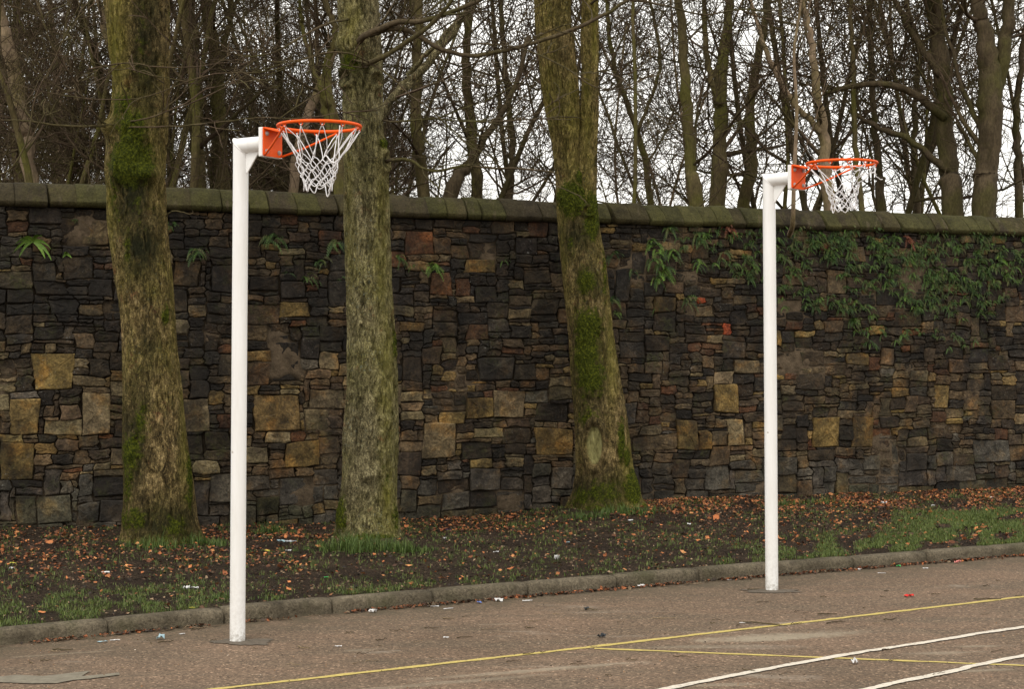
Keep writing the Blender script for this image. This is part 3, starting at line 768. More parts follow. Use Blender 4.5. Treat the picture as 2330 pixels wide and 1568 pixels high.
def norm(v): return v / (np.linalg.norm(v) + 1e-12)
def grow(p0, d0, L, n, wander, trop, rg):
    nz = np.cumsum(rg.normal(0, wander, (n, 3)), 0); nz[:, 2] += np.arange(1, n + 1) * trop
    D = norm(d0)[None] + nz; D /= np.linalg.norm(D, axis=1)[:, None]
    return np.vstack([p0, p0 + np.cumsum(D * (L / n), 0)])
def side_dir(tan, ang, rg, up=0.0):
    r = rg.normal(0, 1, 3); r[2] += up; r -= tan * (r @ tan); r = norm(r)
    return norm(tan * math.cos(ang) + r * math.sin(ang))
def at(pts, t):
    f = t * (len(pts) - 1); i = min(int(f), len(pts) - 2); u = f - i
    return pts[i] * (1 - u) + pts[i + 1] * u, norm(pts[i + 1] - pts[i])
RMIN = 0.0042
def sprout(T, pts, r0, r1, lvl, spec, rg, tmin=0.15):
    """children of a branch; spec[lvl] = (count, len lo, len hi, radius factor, wander, tropism, angle)"""
    if lvl >= len(spec): return
    cnt, lo, hi, rf, wa, tr, an = spec[lvl]
    plen = np.linalg.norm(pts[-1] - pts[0])
    for i in range(max(0, int(cnt * rg.uniform(0.7, 1.3) + 0.5))):
        t = tmin + (1 - tmin) * rg.random() ** 0.85
        p, tan = at(pts, t); r = (r0 * (1 - t) + r1 * t)
        d = side_dir(tan, math.radians(rg.normal(an, 13)), rg, 0.5)
        L = rg.uniform(lo, hi) * (1.1 - 0.5 * t)
        rr = max(RMIN, min(r * rf * rg.uniform(0.7, 1.15), L * 0.03)); re = max(RMIN * 0.8, rr * 0.3)
        n = 7 if lvl == 0 else (5 if lvl < 3 else 3)
        q = grow(p, d, L, n, wa, tr, rg)
        T.add(q, np.linspace(rr, re, n + 1), 5 if rr > 0.03 else 3)
        sprout(T, q, rr, re, lvl + 1, spec, rg)

SPEC_TREE = [(15, 1.3, 3.4, 0.42, 0.15, 0.04, 55), (7, 0.6, 1.7, 0.55, 0.19, 0.03, 50), (6, 0.3, 0.8, 0.6, 0.2, 0.03, 48), (3, 0.15, 0.4, 0.7, 0.22, 0.0, 45)]
protos = []
def make_proto(kind, seed, mats):
    rg = np.random.default_rng(seed)
    e = empty('bare_tree', (0, 0, -500 + seed))     # moved to its place below
    base = np.array(e.location)
    Tt, Tc = Tubes(), Tubes()
    if kind == 'tall':
        H = rg.uniform(10, 13); r0 = rg.uniform(0.09, 0.15)
        pts = grow(base.copy(), np.array([rg.normal(0, .10), rg.normal(0, .10), 1.0]), H, 18, 0.065, 0.02, rg)
        Tt.add(pts, np.linspace(r0, 0.02, 19), 9)
        sprout(Tc, pts, r0, 0.02, 0, [(17,) + SPEC_TREE[0][1:]] + SPEC_TREE[1:], rg, 0.18)
    elif kind == 'stems':
        for k in range(rg.integers(4, 7)):
            H = rg.uniform(6, 9.5); r0 = rg.uniform(0.035, 0.075); a = rg.uniform(0, 6.28)
            pts = grow(base + np.array([math.cos(a) * .12, math.sin(a) * .12, 0]), np.array([math.cos(a) * rg.uniform(.1, .45), math.sin(a) * rg.uniform(.1, .45), 1.0]), H, 11, 0.07, 0.02, rg)
            Tt.add(pts, np.linspace(r0, 0.012, 12), 7)
            sprout(Tc, pts, r0, 0.012, 0, [(11, 0.8, 2.6, .55, .17, .03, 50), (7, .5, 1.3, .6, .2, .02, 50), (4, .3, .8, .65, .22, 0, 50), (2, .15, .4, .7, .22, 0, 45)], rg, 0.2)
    else:
        for k in range(rg.integers(1, 3)):
            H = rg.uniform(8, 11); r0 = rg.uniform(0.028, 0.055); a = rg.uniform(0, 6.28)
            pts = grow(base + np.array([math.cos(a) * .15 * k, math.sin(a) * .15 * k, 0]), np.array([math.cos(a) * rg.uniform(.05, .35), math.sin(a) * rg.uniform(.05, .35), 1.0]), H, 14, 0.09, 0.03, rg)
            Tt.add(pts, np.linspace(r0, 0.02, 15), 9)
            sprout(Tc, pts, r0, 0.02, 0, [(18, 1.2, 3.6, .6, .17, .02, 56), (9, .6, 1.8, .6, .22, .01, 52), (3.2, .3, .9, .65, .25, 0, 50)], rg, 0.22)
    obj_t = Tt.obj('trunk', mats[0], e); obj_c = Tc.obj('crown', mats[1], e)
    protos.append(e); return e
for i, (k, m) in enumerate([('tall', ('wood_green', 'twig')), ('stems', ('wood_green', 'twig')), ('tall', ('wood_dark', 'twig')), ('stems', ('wood_dark', 'twig')),
                            ('tall', ('wood_green', 'twig')), ('stems', ('wood_pale', 'twig_pale')), ('tall', ('wood_pale', 'twig')), ('stems', ('wood_green', 'twig')),
                            ('open', ('wood_green', 'twig')), ('open', ('wood_dark', 'twig')), ('open', ('wood_pale', 'twig')), ('open', ('wood_green', 'wood_dark'))]):
    RMIN = 0.0062 if k == 'open' else 0.0042
    make_proto(k, 100 + i, (M[m[0]], M[m[1]]))

PLACES = []
rg = np.random.default_rng(77)
def scatter(n, pxa, pxb, da, db, kinds, mind=0.9):
    k = 0; tries = 0
    while k < n and tries < 4000:
        tries += 1
        px = rg.uniform(pxa, pxb); d = rg.uniform(da, db); x = (px - CX) / F * d
        if d < wall_y(x) + 1.6: continue
        if any((x - a) ** 2 + (d - b) ** 2 < mind ** 2 for a, b, _ in PLACES): continue
        PLACES.append((x, d, int(rg.choice(kinds)))); k += 1
scatter(4, -150, 1100, 19.0, 23, [1, 3, 8], 0.7)
scatter(12, -250, 950, 23, 32, [8, 9, 10, 11, 3, 7], 0.7)
scatter(12, -250, 1000, 26, 42, [0, 2, 4, 1, 3, 6, 7], 0.7)
scatter(30, -300, 900, 42, 66, [0, 2, 4, 1, 3], 0.8)
RMIN = 0.0055
scatter(8, 1000, 2300, 20.0, 27, [8, 9, 11, 9], 0.9)
scatter(5, 950, 2550, 28, 38, [8, 9, 11, 10], 1.0)
used = set()
for k, e_ in enumerate(protos):
    if not any(p[2] == k for p in PLACES):
        for c_ in list(e_.children): bpy.data.objects.remove(c_)
        bpy.data.objects.remove(e_)
for (x, d, k) in PLACES:
    e0 = protos[k]
    if k in used:
        e = e0.copy(); COL.objects.link(e)
        for c in e0.children:
            cc = c.copy(); COL.objects.link(cc); cc.parent = e
    else: e = e0; used.add(k)
    e.location = (x, d, 0.2); e.rotation_euler = (0, 0, rg.uniform(0, 6.28)); sc_ = rg.uniform(0.85, 1.2); e.scale = (sc_, sc_, sc_ * rg.uniform(0.95, 1.1))
    thin = k in (1, 3, 5, 7, 8, 9)
    qx = CX + x / d * F
    sec = [(235, 'left of the left mossy trunk'), (400, 'behind the left mossy trunk'), (620, 'behind the nearer hoop post'), (780, 'behind the ring of the nearer hoop'), (900, 'behind the middle trunk'),
           (1070, 'right of the middle trunk'), (1220, 'left of the forked trunk'), (1380, 'behind the forked trunk'), (1560, 'right of the forked trunk'), (1740, 'left of the farther hoop post'),
           (2010, 'behind the ring of the farther hoop'), (2200, 'near the dark trunk with arching limbs'), (9999, 'by the right edge')]
    row = 'at the wood front' if d < 26 else ('in mid wood' if d < 42 else 'deep in the wood')
    tag(e, ('bare thicket tree ' if thin else 'slender bare tree ') + row + ' ' + next(b for a, b in sec if qx < a), 'tree', 'bare trees filling the wood behind the wall')

# individually recognisable trees behind the wall: trunk line in picture pixels at a depth, width in pixels
def smooth_line(ctrl, n):
    c = np.array(ctrl, float); t = np.linspace(0, len(c) - 1, n); k = np.arange(len(c))
    c = np.vstack([2 * c[0] - c[1], c, 2 * c[-1] - c[-2]])
    i = np.minimum(t.astype(int), len(k) - 2); u = (t - i)[:, None]
    a, b, d, e = c[i], c[i + 1], c[i + 2], c[i + 3]
    return 0.5 * (2 * b + (-a + d) * u + (2 * a - 5 * b + 4 * d - e) * u ** 2 + (-a + 3 * b - 3 * d + e) * u ** 3)
def far_tree(name, label, d, stems, mt, mc, seed, spec=None, cnt=11):
    """stems: list of [(px,py,width_px), ...] from bottom to top"""
    rg = np.random.default_rng(seed)
    x0 = (stems[0][0][0] - CX) / F * d
    b = empty(name, (x0, d, 0.2), label=label, cat='tree')
    Tt, Tc = Tubes(), Tubes()
    for si, st_ in enumerate(stems):
        pts = [P(a, b_, d) for a, b_, w in st_]; wd = [w / F * d / 2 for a, b_, w in st_]
        if si == 0 and pts[0][2] > 0.3:
            sl = (pts[0] - pts[1]); sl = sl / max(abs(sl[2]), .5); bz_ = pts[0][2] - 0.1
            pts = [pts[0] + sl * bz_ * 0.6 - np.array([0, 0, bz_ * .4])] + pts; wd = [wd[0] * 1.25] + wd
        tp = pts[-1]; L = max(1.5, 9.0 - tp[2]) if st_[-1][1] < 30 else 0
        if L:
            di = norm(pts[-1] - pts[-2]); q = tp + di * L * 0.5 + np.array([0, 0, L * .1]); q2 = q + di * L * .35 + np.array([rg.normal(0, .3), rg.normal(0, .3), L * .25])
            pts += [q, q2]; wd += [wd[-1] * .6, wd[-1] * .25]
        y_wob = np.cumsum(rg.normal(0, 0.12, len(pts))); y_wob -= y_wob[0]
        for k_ in range(1, len(pts)): pts[k_] = pts[k_] * ((d + y_wob[k_] * 0.5) / d) + np.array([0, 0, EYE * (1 - (d + y_wob[k_] * 0.5) / d)])
        n = 6 * len(pts); line = smooth_line(pts, n); rad = smooth_line([(w_, 0, 0) for w_ in wd], n)[:, 0]
        line[1:, :2] += rg.normal(0, 0.012, (n - 1, 2))
        rad = np.maximum(rad, RMIN) * (1 + rg.normal(0, 0.045, n))
        Tt.add(line, rad, 12 if rad.max() > 0.08 else 7)
        sp = spec or [(cnt, 1.0, 3.0, 0.38, 0.11, 0.05, 52), (7, 0.5, 1.3, 0.5, 0.17, 0.03, 47), (5, 0.25, 0.7, 0.6, 0.2, 0.02, 48), (0.8, 0.12, 0.35, 0.7, 0.2, 0, 45)]
        sprout(Tc, line, rad[0], rad[-1] * 1.0, 0, sp, rg, 0.22)
    Tt.obj('trunk', mt, b); Tc.obj('crown', mc, b); return b
WG, WP_, WK, TW, TP = M['wood_green'], M['wood_pale'], M['wood_dark'], M['twig'], M['twig_pale']
far_tree('beech_tree', 'pale grey leaning trunk at the left end behind the coping', 20.0, [[(70, 420, 33), (58, 300, 32), (36, 180, 34), (14, 90, 32), (-8, 0, 30)]], WP_, TW, 1, cnt=7)
far_tree('bare_tree', 'dark mossy trunk just right of the left mossy trunk', 22.0, [[(452, 430, 34), (448, 300, 33), (440, 150, 31), (428, 0, 26)]], WG, TW, 2, cnt=9)
far_tree('bare_tree', 'trunk with a pale band forking above the left hoop post', 22.5, [[(505, 430, 32), (498, 280, 32), (490, 130, 30), (468, 0, 26)], [(498, 150, 16), (520, 60, 13), (528, 0, 12)]], WG, TW, 3, cnt=9)
far_tree('bare_tree', 'slim trunk with pale bark between two mossy trunks at left', 24.0, [[(392, 425, 22), (380, 250, 20), (375, 100, 18), (360, 0, 16)]], WK, TP, 4, cnt=9)
far_tree('bare_tree', 'crooked mossy trunk with a burr close beside the middle big trunk', 19.5, [[(775, 440, 32), (760, 300, 30), (748, 240, 34), (742, 150, 18), (765, 70, 14), (740, 0, 14)], [(748, 240, 16), (722, 180, 11), (690, 60, 9), (680, 0, 8)]], WG, TW, 5, cnt=8)
far_tree('bare_tree', 'pale smooth limb slanting up behind the nearer hoop', 21.5, [[(668, 430, 24), (690, 290, 22), (735, 180, 20), (782, 60, 18), (800, 0, 17)]], WP_, TW, 6, cnt=6)
far_tree('leaning_tree', 'double grey stem slanting up to the right from behind the middle trunk', 18.6, [[(850, 440, 28), (868, 262, 20), (930, 190, 19), (1000, 110, 18), (1062, 25, 17), (1090, -20, 16)], [(870, 250, 14), (930, 170, 12), (985, 105, 11), (1045, 40, 10), (1075, 0, 9)]], M['bark_grey'], TP, 7, cnt=5)
far_tree('bare_tree', 'upright bare trunk right of the middle big trunk', 24.0, [[(965, 450, 28), (950, 330, 26), (948, 180, 24), (952, 0, 20)]], WG, TW, 8, cnt=10)
far_tree('bare_tree', 'slender trunk midway between the middle and forked trunks', 25.0, [[(1085, 450, 26), (1072, 300, 24), (1060, 150, 20), (1072, 0, 16)]], WG, TW, 9, cnt=11)
far_tree('bare_tree', 'thin dark trunk just left of the forked trunk', 24.0, [[(1160, 455, 18), (1165, 330, 15), (1150, 150, 13), (1140, 0, 11)]], WK, TW, 10, cnt=11)
far_tree('bare_tree', 'low thick stem leaning right above the coping left of the forked trunk', 22.0, [[(1020, 460, 34), (1062, 380, 24), (1105, 310, 17), (1170, 200, 12), (1200, 80, 10)]], WK, TW, 11, cnt=6)
far_tree('bare_tree', 'straight green trunk right of the forked trunk', 21.5, [[(1585, 470, 36), (1572, 380, 27), (1560, 200, 24), (1543, 0, 18)]], WG, TW, 12, cnt=9)
far_tree('bare_tree', 'green mossy trunk left of the farther hoop post', 24.0, [[(1630, 470, 38), (1638, 300, 32), (1640, 160, 28), (1660, 0, 18)], [(1636, 240, 18), (1610, 130, 14), (1600, 0, 11)]], WG, TW, 13, cnt=9)
far_tree('bare_tree', 'crooked pair of stems beside the farther hoop post', 25.0, [[(1690, 470, 30), (1712, 380, 26), (1705, 250, 22), (1735, 80, 17), (1745, 0, 14)]], WG, TW, 14, cnt=10)
far_tree('birch_tree', 'pale curving trunk rising behind the orange ring of the farther hoop', 20.5, [[(1888, 480, 30), (1878, 400, 28), (1872, 300, 25), (1855, 190, 19), (1848, 100, 15), (1825, 0, 12)], [(1868, 300, 15), (1800, 225, 13), (1745, 120, 12), (1715, 20, 9)]], WP_, TW, 15, cnt=8)
far_tree('bare_tree', 'stem bowing to the left above the farther hoop ring', 22.0, [[(1960, 480, 14), (1945, 340, 13), (1940, 150, 11), (1935, 0, 9)]], WG, TW, 16, cnt=9)
far_tree('bare_tree', 'thin trunk right of the farther hoop ring', 23.0, [[(2003, 480, 22), (1998, 380, 17), (1985, 200, 14), (1978, 0, 12)]], WK, TW, 17, cnt=8)
far_tree('bare_tree', 'thick dark trunk with arching limbs near the right edge', 22.0, [[(2168, 480, 52), (2160, 400, 46), (2148, 270, 42), (2140, 130, 38), (2125, 0, 34)], [(2150, 270, 22), (2080, 212, 18), (2010, 190, 15), (1930, 196, 12), (1880, 210, 8)], [(2155, 390, 18), (2075, 320, 15), (2000, 290, 12), (1930, 250, 9)], [(2140, 170, 20), (2085, 90, 16), (2030, -10, 12)]], WK, TW, 18, cnt=7)
far_tree('bare_tree', 'thickest dark forked trunk at the right edge', 21.5, [[(2238, 485, 56), (2245, 380, 54), (2252, 250, 56), (2250, 160, 52), (2235, 60, 36), (2222, 0, 32)], [(2262, 230, 34), (2282, 120, 32), (2295, 0, 28)], [(2235, 300, 14), (2190, 200, 11), (2150, 60, 9), (2140, 0, 8)]], WK, TW, 19, cnt=7)
far_tree('bare_tree', 'slim stem between the two dark trunks at right', 26.0, [[(2085, 480, 16), (2080, 300, 14), (2090, 120, 12), (2060, 0, 10)]], WK, TW, 20, cnt=10)
far_tree('bare_tree', 'slim trunk against white sky right of the forked trunk', 28.0, [[(1480, 465, 16), (1450, 300, 13), (1400, 160, 11), (1380, 0, 9)], [(1450, 300, 9), (1500, 150, 8), (1480, 0, 7)]], WG, TW, 21, cnt=12)
far_tree('bare_tree', 'brown leaning stem at the far left among thin twigs', 21.0, [[(330, 420, 22), (305, 330, 18), (262, 160, 15), (225, 0, 12)]], WP_, TW, 22, cnt=11)
far_tree('bare_tree', 'thin stem cut by the right picture edge', 23.0, [[(2318, 485, 20), (2312, 300, 17), (2325, 120, 14), (2340, 0, 12)]], WK, TW, 23, cnt=9)

# slim sapling rooted in the wall beside the farther post
sp = empty('sapling', tuple(P(1803, 520, 17.4)), label='slim pale sapling growing out of the wall just right of the farther post', cat='tree')
Ts = Tubes(); rg = np.random.default_rng(5)
line = smooth_line([P(1795, 535, 17.75), P(1803, 505, 17.3), P(1806, 400, 17.2), P(1812, 250, 17.2), P(1806, 120, 17.1), P(1822, 0, 17.1), P(1830, -160, 17.0), P(1835, -260, 17)], 36)
Ts.add(line, np.linspace(0.030, 0.006, 36), 6)
Tq = Tubes()
sprout(Tq, line, 0.02, 0.006, 0, [(9, 0.5, 1.6, 0.5, 0.08, 0.06, 38), (3, 0.2, 0.5, 0.6, 0.15, 0.02, 45)], rg, 0.1)
Ts.obj('stem', M['wood_pale'], sp); Tq.obj('twigs', M['twig_pale'], sp)

# ------------------------------------------------------------------ the three big trunks in front of the wall
def big_trunk(parent, d, rows, mat, moss, stain, algae, feats, seed, flare=0.3, n_a=200, n_h=520, second=None, top_z=8.5):
    ys = np.array([r[0] for r in rows], float); xl = np.array([r[1] for r in rows], float); xr = np.array([r[2] for r in rows], float)
    order = np.argsort(-ys); ys, xl, xr = ys[order], xl[order], xr[order]
    zc = EYE - (ys - CY) / F * d; xc = ((xl + xr) / 2 - CX) / F * d; rr = (xr - xl) / 2 / F * d
    # extend below the ground and above the frame
    zc = np.concatenate([[zc[0] - 0.35], zc, [top_z]]); xc = np.concatenate([[xc[0]], xc, [xc[-1] + (xc[-1] - xc[-2]) * 1.2]]); rr = np.concatenate([[rr[0] * 1.12], rr, [rr[-1] * 0.55]])
    # smooth interpolation
    zz = np.concatenate([np.linspace(zc[0], 5.0, n_h), np.linspace(5.05, top_z, 30)]); 
    def sm(v):
        q = np.interp(zz, zc, v); k = np.ones(25) / 25; qp = np.pad(q, 12, 'edge'); return np.convolve(qp, k, 'valid')
    cx, r = sm(xc), sm(rr)
    a = np.linspace(0, 2 * math.pi, n_a, endpoint=False)
    A, Zg = np.meshgrid(a, zz); Rg = np.repeat(r[:, None], n_a, 1); Cx = np.repeat(cx[:, None], n_a, 1)
    Cy = d + 0.02 * np.sin(Zg * 1.3 + seed)
    zg0 = float(ground_z(xc[1], d))
    fl = np.exp(-np.maximum(Zg - zg0, 0) / 0.28)
    lob = np.cos(A * 4 + seed * 1.7) * 0.5 + np.cos(A * 7 + seed) * 0.3
    Rg = Rg * (1 + fl * flare * lob * 0.35)
    # lumps, ridges and bark
    Rg = Rg * (1 + (fnoise(np.cos(A) * 1.2 + 5, Zg * 1.4 + np.sin(A) * 1.2, seed, 1.5) - .5) * 0.10)
    B = np.mod(A - math.pi / 2, 2 * math.pi)
    rid = fnoise(B * Rg.mean() * 40 / 3, Zg * 2.5, seed + 3, 1.0, 4); Rg = Rg + (rid - 0.5) * 0.022
    cr = fnoise(B * Rg.mean() * 90 / 2, Zg * 11, seed + 5, 1.0, 3); Rg = Rg - np.clip(0.46 - cr, 0, 1) * 0.085
    Xw = Cx + Rg * np.cos(A); Yw = Cy + Rg * np.sin(A)
    front = smooth01((d + Rg * 0.25 - Yw) / (Rg * 0.5))
    qx, qy = to_px(Xw, Yw, Zg)
    alg = np.zeros_like(Xw)
    for (x_, y_, rx, ry, am) in algae: alg = np.maximum(alg, am * np.exp(-((qx - x_) / rx) ** 2 - ((qy - y_) / ry) ** 2) * np.clip(front + .3, 0, 1))
    mo = np.zeros_like(Xw); stn = np.zeros_like(Xw); sc = np.zeros_like(Xw)
    for (x_, y_, rx, ry, am) in moss: mo = np.maximum(mo, am * np.exp(-((qx - x_) / rx) ** 2 - ((qy - y_) / ry) ** 2) * np.clip(front + 0.15, 0, 1))
    for (x_, y_, rx, ry, am) in stain: stn = np.maximum(stn, am * np.exp(-((qx - x_) / rx) ** 4 - ((qy - y_) / ry) ** 2) * np.clip(front + .15, 0, 1))
    mo = np.maximum(mo, (1 - front) * 0.55 * fnoise(A * 2, Zg * 2, seed + 8, 1.0)); mo = np.maximum(mo, 0.50 * fl ** 2)
    tuft = fnoise(A * 14, Zg * 30, seed + 6, 1.0, 3)
    push = np.clip(mo - 0.35, 0, 1) * (0.02 + 0.055 * tuft)
    for (x_, y_, rx, ry, kind) in feats:
        e = np.sqrt(((qx - x_) / rx) ** 2 + ((qy - y_) / ry) ** 2) + (1 - front) * 9
        if kind == 'scar':
            sc = np.maximum(sc, smooth01((0.92 - e) * 8)); push = push - 0.035 * smooth01((1 - e) * 3) + 0.035 * np.exp(-((e - 1.12) / 0.2) ** 2)
            mo = mo * (1 - smooth01((1.4 - e) * 3))
        elif kind == 'knot':
            push = push + 0.032 * np.exp(-((e - 0.85) / 0.28) ** 2) - 0.02 * np.exp(-(e / 0.45) ** 2); stn = np.maximum(stn * smooth01(e), 0.75 * np.exp(-(e / 0.4) ** 2))
        elif kind == 'burr': push = push + 0.07 * np.exp(-(e / 0.8) ** 2)
    Xw = Xw + np.cos(A) * push; Yw = Yw + np.sin(A) * push
    V = np.stack([Xw, Yw, Zg], -1).reshape(-1, 3); nn = len(zz)
    gi = np.arange(nn * n_a).reshape(nn, n_a)
    Fq = np.stack([gi[:-1], np.roll(gi[:-1], -1, 1), np.roll(gi[1:], -1, 1), gi[1:]], -1).reshape(-1, 4)
    faces = [Fq, gi[-1][None, :]]
    return V, faces, {'moss': mo.ravel(), 'stain': stn.ravel(), 'scar': sc.ravel(), 'algae': alg.ravel()}, (cx, zz, r)

def px_branch(T, d, pts, w0, w1, rg, side=True, dd=0.0, spec=None, root=0.22):
    """a branch given in picture pixels; depth drifts by dd over its length"""
    q = [P(x, y, d + dd * i / max(1, len(pts) - 1)) for i, (x, y) in enumerate(pts)]
    q[0] = P(pts[0][0], pts[0][1], d + root); w0 *= 1.3; w1 *= 1.3
    n = 5 * len(q); L = smooth_line(q, n); L[1:] += np.cumsum(rg.normal(0, 0.006, (n - 1, 3)), 0) * 0.5
    r0, r1 = w0 / F * d / 2, w1 / F * d / 2
    T.add(L, np.linspace(r0, r1, n), 7 if r0 > .01 else 5)
    if side: sprout(T, L, r0, r1, 0, spec or [(7, 0.25, 0.9, 0.5, 0.12, 0.02, 42), (3, 0.12, 0.4, 0.6, 0.15, 0.0, 45)], rg, 0.2)

def crown_above(T, cx, d, z0, z1, r, seed, n=6):
    rg = np.random.default_rng(seed)
    line = np.array([[cx, d, z0], [cx, d, (z0 + z1) / 2], [cx + .1, d, z1]])
    for i in range(n):
        t = rg.random(); p, tan = at(line, t); a = rg.uniform(0, 6.28)
        dr = np.array([math.cos(a), math.sin(a), rg.uniform(0.3, 1.0)])
        rr = r * rg.uniform(0.25, 0.45); L = rg.uniform(2.5, 4.5)
        q = grow(p, dr, L, 9, 0.09, 0.03, rg); T.add(q, np.linspace(rr, 0.012, 10), 7)
        sprout(T, q, rr, 0.012, 0, [(8, 0.8, 2.0, .5, .12, -0.01, 48), (5, .4, 1.0, .55, .16, -0.01, 48), (3, .2, .5, .6, .2, 0, 48)], rg, .25)

rgb_ = np.random.default_rng(31)
# tree one (left)
D1 = T1
e1 = empty('sycamore_tree', (float(P(362, 1225, D1)[0]), D1, 0.08), label='thick leaning trunk with bright moss streak, left of the nearer hoop post', cat='tree')
rows1 = [(1235, 276, 462), (1200, 284, 447), (1150, 284, 441), (1080, 282, 436), (1000, 280, 424), (900, 281, 414), (800, 280, 405), (700, 272, 398), (600, 258, 389), (520, 247, 382), (440, 243, 377), (380, 236, 374), (300, 243, 378), (250, 252, 380), (180, 258, 384), (100, 247, 385), (0, 235, 383), (-100, 228, 378)]
moss1 = [(300, 365, 52, 60, 1.15), (302, 300, 36, 60, 1.0), (325, 100, 26, 150, .42), (285, 240, 20, 50, .75), (315, 470, 45, 90, .38), (290, 560, 12, 60, .6), (270, 250, 18, 70, .6), (262, 400, 14, 140, .6), (375, 715, 12, 30, .8), (322, 960, 28, 70, .62), (300, 1030, 30, 60, .75), (430, 1080, 12, 110, .8), (300, 1180, 60, 40, .6), (400, 1200, 40, 40, .6), (292, 1100, 16, 120, .6)]
stain1 = [(302, 420, 42, 160, 1.0), (322, 560, 42, 90, 1.0), (330, 100, 38, 220, .85), (340, 790, 22, 70, .6), (318, 900, 30, 80, .6), (302, 1010, 32, 140, .9), (370, 1190, 90, 55, .9)]
V, Fc, At, _ = big_trunk(e1, D1, rows1, None, moss1, stain1, [(262, 100, 24, 170, 1.0), (250, 480, 12, 90, .8), (395, 560, 10, 200, .6), (418, 950, 10, 160, .8), (330, 330, 60, 120, .4)], [(250, 290, 18, 26, 'burr'), (272, 390, 20, 40, 'burr'), (330, 395, 40, 22, 'burr')], 3)
obj('trunk', V, Fc, M['bark_green'], e1, True, At)
Tb = Tubes()
fr1 = D1 - 0.30
crown_above(Tb, float(P(305, -100, D1)[0]), D1, 5.6, 8.6, 0.2, 41)
S2 = [(6, 0.25, 1.0, 0.5, 0.12, 0.02, 40), (3, 0.12, 0.4, 0.6, 0.15, 0.0, 45)]
px_branch(Tb, fr1, [(250, 285), (215, 288), (120, 282), (40, 272), (-60, 275)], 5, 2, rgb_, True, -0.3, S2)
px_branch(Tb, fr1, [(250, 284), (330, 288), (420, 284), (520, 272), (600, 262), (690, 262), (770, 245)], 3.4, 1.3, rgb_, True, -0.5, S2)
px_branch(Tb, fr1, [(255, 276), (340, 268), (420, 232), (470, 195), (540, 180), (620, 172)], 3.6, 1.4, rgb_, True, -0.5, S2)
px_branch(Tb, fr1, [(248, 282), (225, 265), (200, 225), (160, 160), (120, 90), (90, 0)], 4, 1.6, rgb_, True, -0.6, S2)
px_branch(Tb, fr1, [(385, 262), (440, 230), (500, 200), (560, 168), (640, 140), (720, 128)], 3, 1.2, rgb_, True, -0.3, S2)
px_branch(Tb, fr1 - .2, [(-40, 400), (20, 385), (60, 320), (80, 220), (120, 130), (155, 50), (190, -30)], 3.6, 1.6, rgb_, True, -0.4, S2)
px_branch(Tb, fr1 - .2, [(600, 150), (520, 140), (440, 152), (360, 150), (300, 142), (262, 145), (205, 155)], 1.5, 3.0, rgb_, True, 0.3, S2)
px_branch(Tb, fr1 - .1, [(860, 150), (780, 118), (700, 128), (600, 160), (470, 168), (300, 220), (150, 215), (0, 180)], 3.5, 1.6, rgb_, True, -0.3, S2)
px_branch(Tb, D1 - .3, [(378, 490), (398, 478), (430, 482), (440, 476)], 3, 1.2, rgb_, False)
Tb.obj('branches', M['twig'], e1)

# tree two (middle)
D2 = T2
e2 = empty('sycamore_tree', (float(P(840, 1222, D2)[0]), D2, 0.1), label='straight greyish trunk behind the net of the nearer hoop', cat='tree')
rows2 = [(1240, 752, 922), (1205, 762, 909), (1150, 772, 903), (1080, 777, 904), (1000, 780, 906), (900, 786, 905), (800, 790, 903), (700, 788, 895), (600, 785, 889), (500, 783, 886), (400, 783, 884), (345, 780, 882), (290, 782, 872), (200, 780, 870), (150, 776, 872), (100, 772, 868), (0, 768, 862), (-100, 766, 855)]
moss2 = [(800, 140, 26, 24, .9), (872, 325, 12, 16, .9), (900, 780, 9, 50, .9), (775, 1170, 18, 50, .8), (900, 1180, 10, 60, .6), (840, 1225, 80, 16, .8), (880, 1090, 16, 80, .42)]
stain2 = [(800, 165, 50, 50, .5), (825, 350, 26, 150, .45), (815, 900, 16, 120, .3), (775, 1180, 14, 60, .7)]
V, Fc, At, _ = big_trunk(e2, D2, rows2, None, moss2, stain2, [(868, 560, 16, 200, .7), (880, 900, 22, 220, .75), (885, 1130, 20, 80, .9), (800, 60, 30, 60, .7), (795, 450, 12, 200, .4)], [(788, 175, 20, 24, 'knot'), (852, 180, 16, 22, 'knot'), (876, 365, 14, 26, 'knot'), (836, 1080, 22, 18, 'burr'), (790, 100, 30, 30, 'burr')], 12)
obj('trunk', V, Fc, M['bark_grey'], e2, True, At)
Tb = Tubes(); f2 = D2 - 0.24
crown_above(Tb, float(P(812, -100, D2)[0]), D2, 5.6, 8.6, 0.17, 42)
px_branch(Tb, f2, [(876, 368), (905, 360), (935, 362), (965, 382), (1000, 388), (1060, 378), (1130, 382), (1200, 384), (1262, 390)], 6.5, 3.2, rgb_, True, -0.2, [(4, .3, .8, .45, .1, .03, 40), (2, .1, .3, .6, .15, 0, 45)])
px_branch(Tb, f2, [(870, 272), (900, 272), (980, 266), (1080, 270), (1180, 266), (1300, 268)], 4, 1.4, rgb_, True, -0.3, S2)
px_branch(Tb, f2 - .05, [(815, 150), (850, 136), (890, 116), (970, 62), (1010, 20), (1040, -20)], 11, 6, rgb_, True, -0.5, S2)
px_branch(Tb, f2 - .05, [(800, 110), (832, 78), (862, 62), (900, 48), (960, 44), (1060, 10), (1120, -20)], 13, 7, rgb_, True, -0.3, S2)
px_branch(Tb, f2 - .1, [(835, 80), (880, 64), (930, 70), (1010, 112), (1080, 122), (1180, 100), (1290, 62), (1380, 20), (1440, -20)], 9, 6, rgb_, True, -0.2, S2)
px_branch(Tb, f2 - .1, [(775, 128), (860, 152), (930, 215), (980, 250), (1050, 315), (1080, 345)], 4, 1.5, rgb_, True, -0.3, S2)
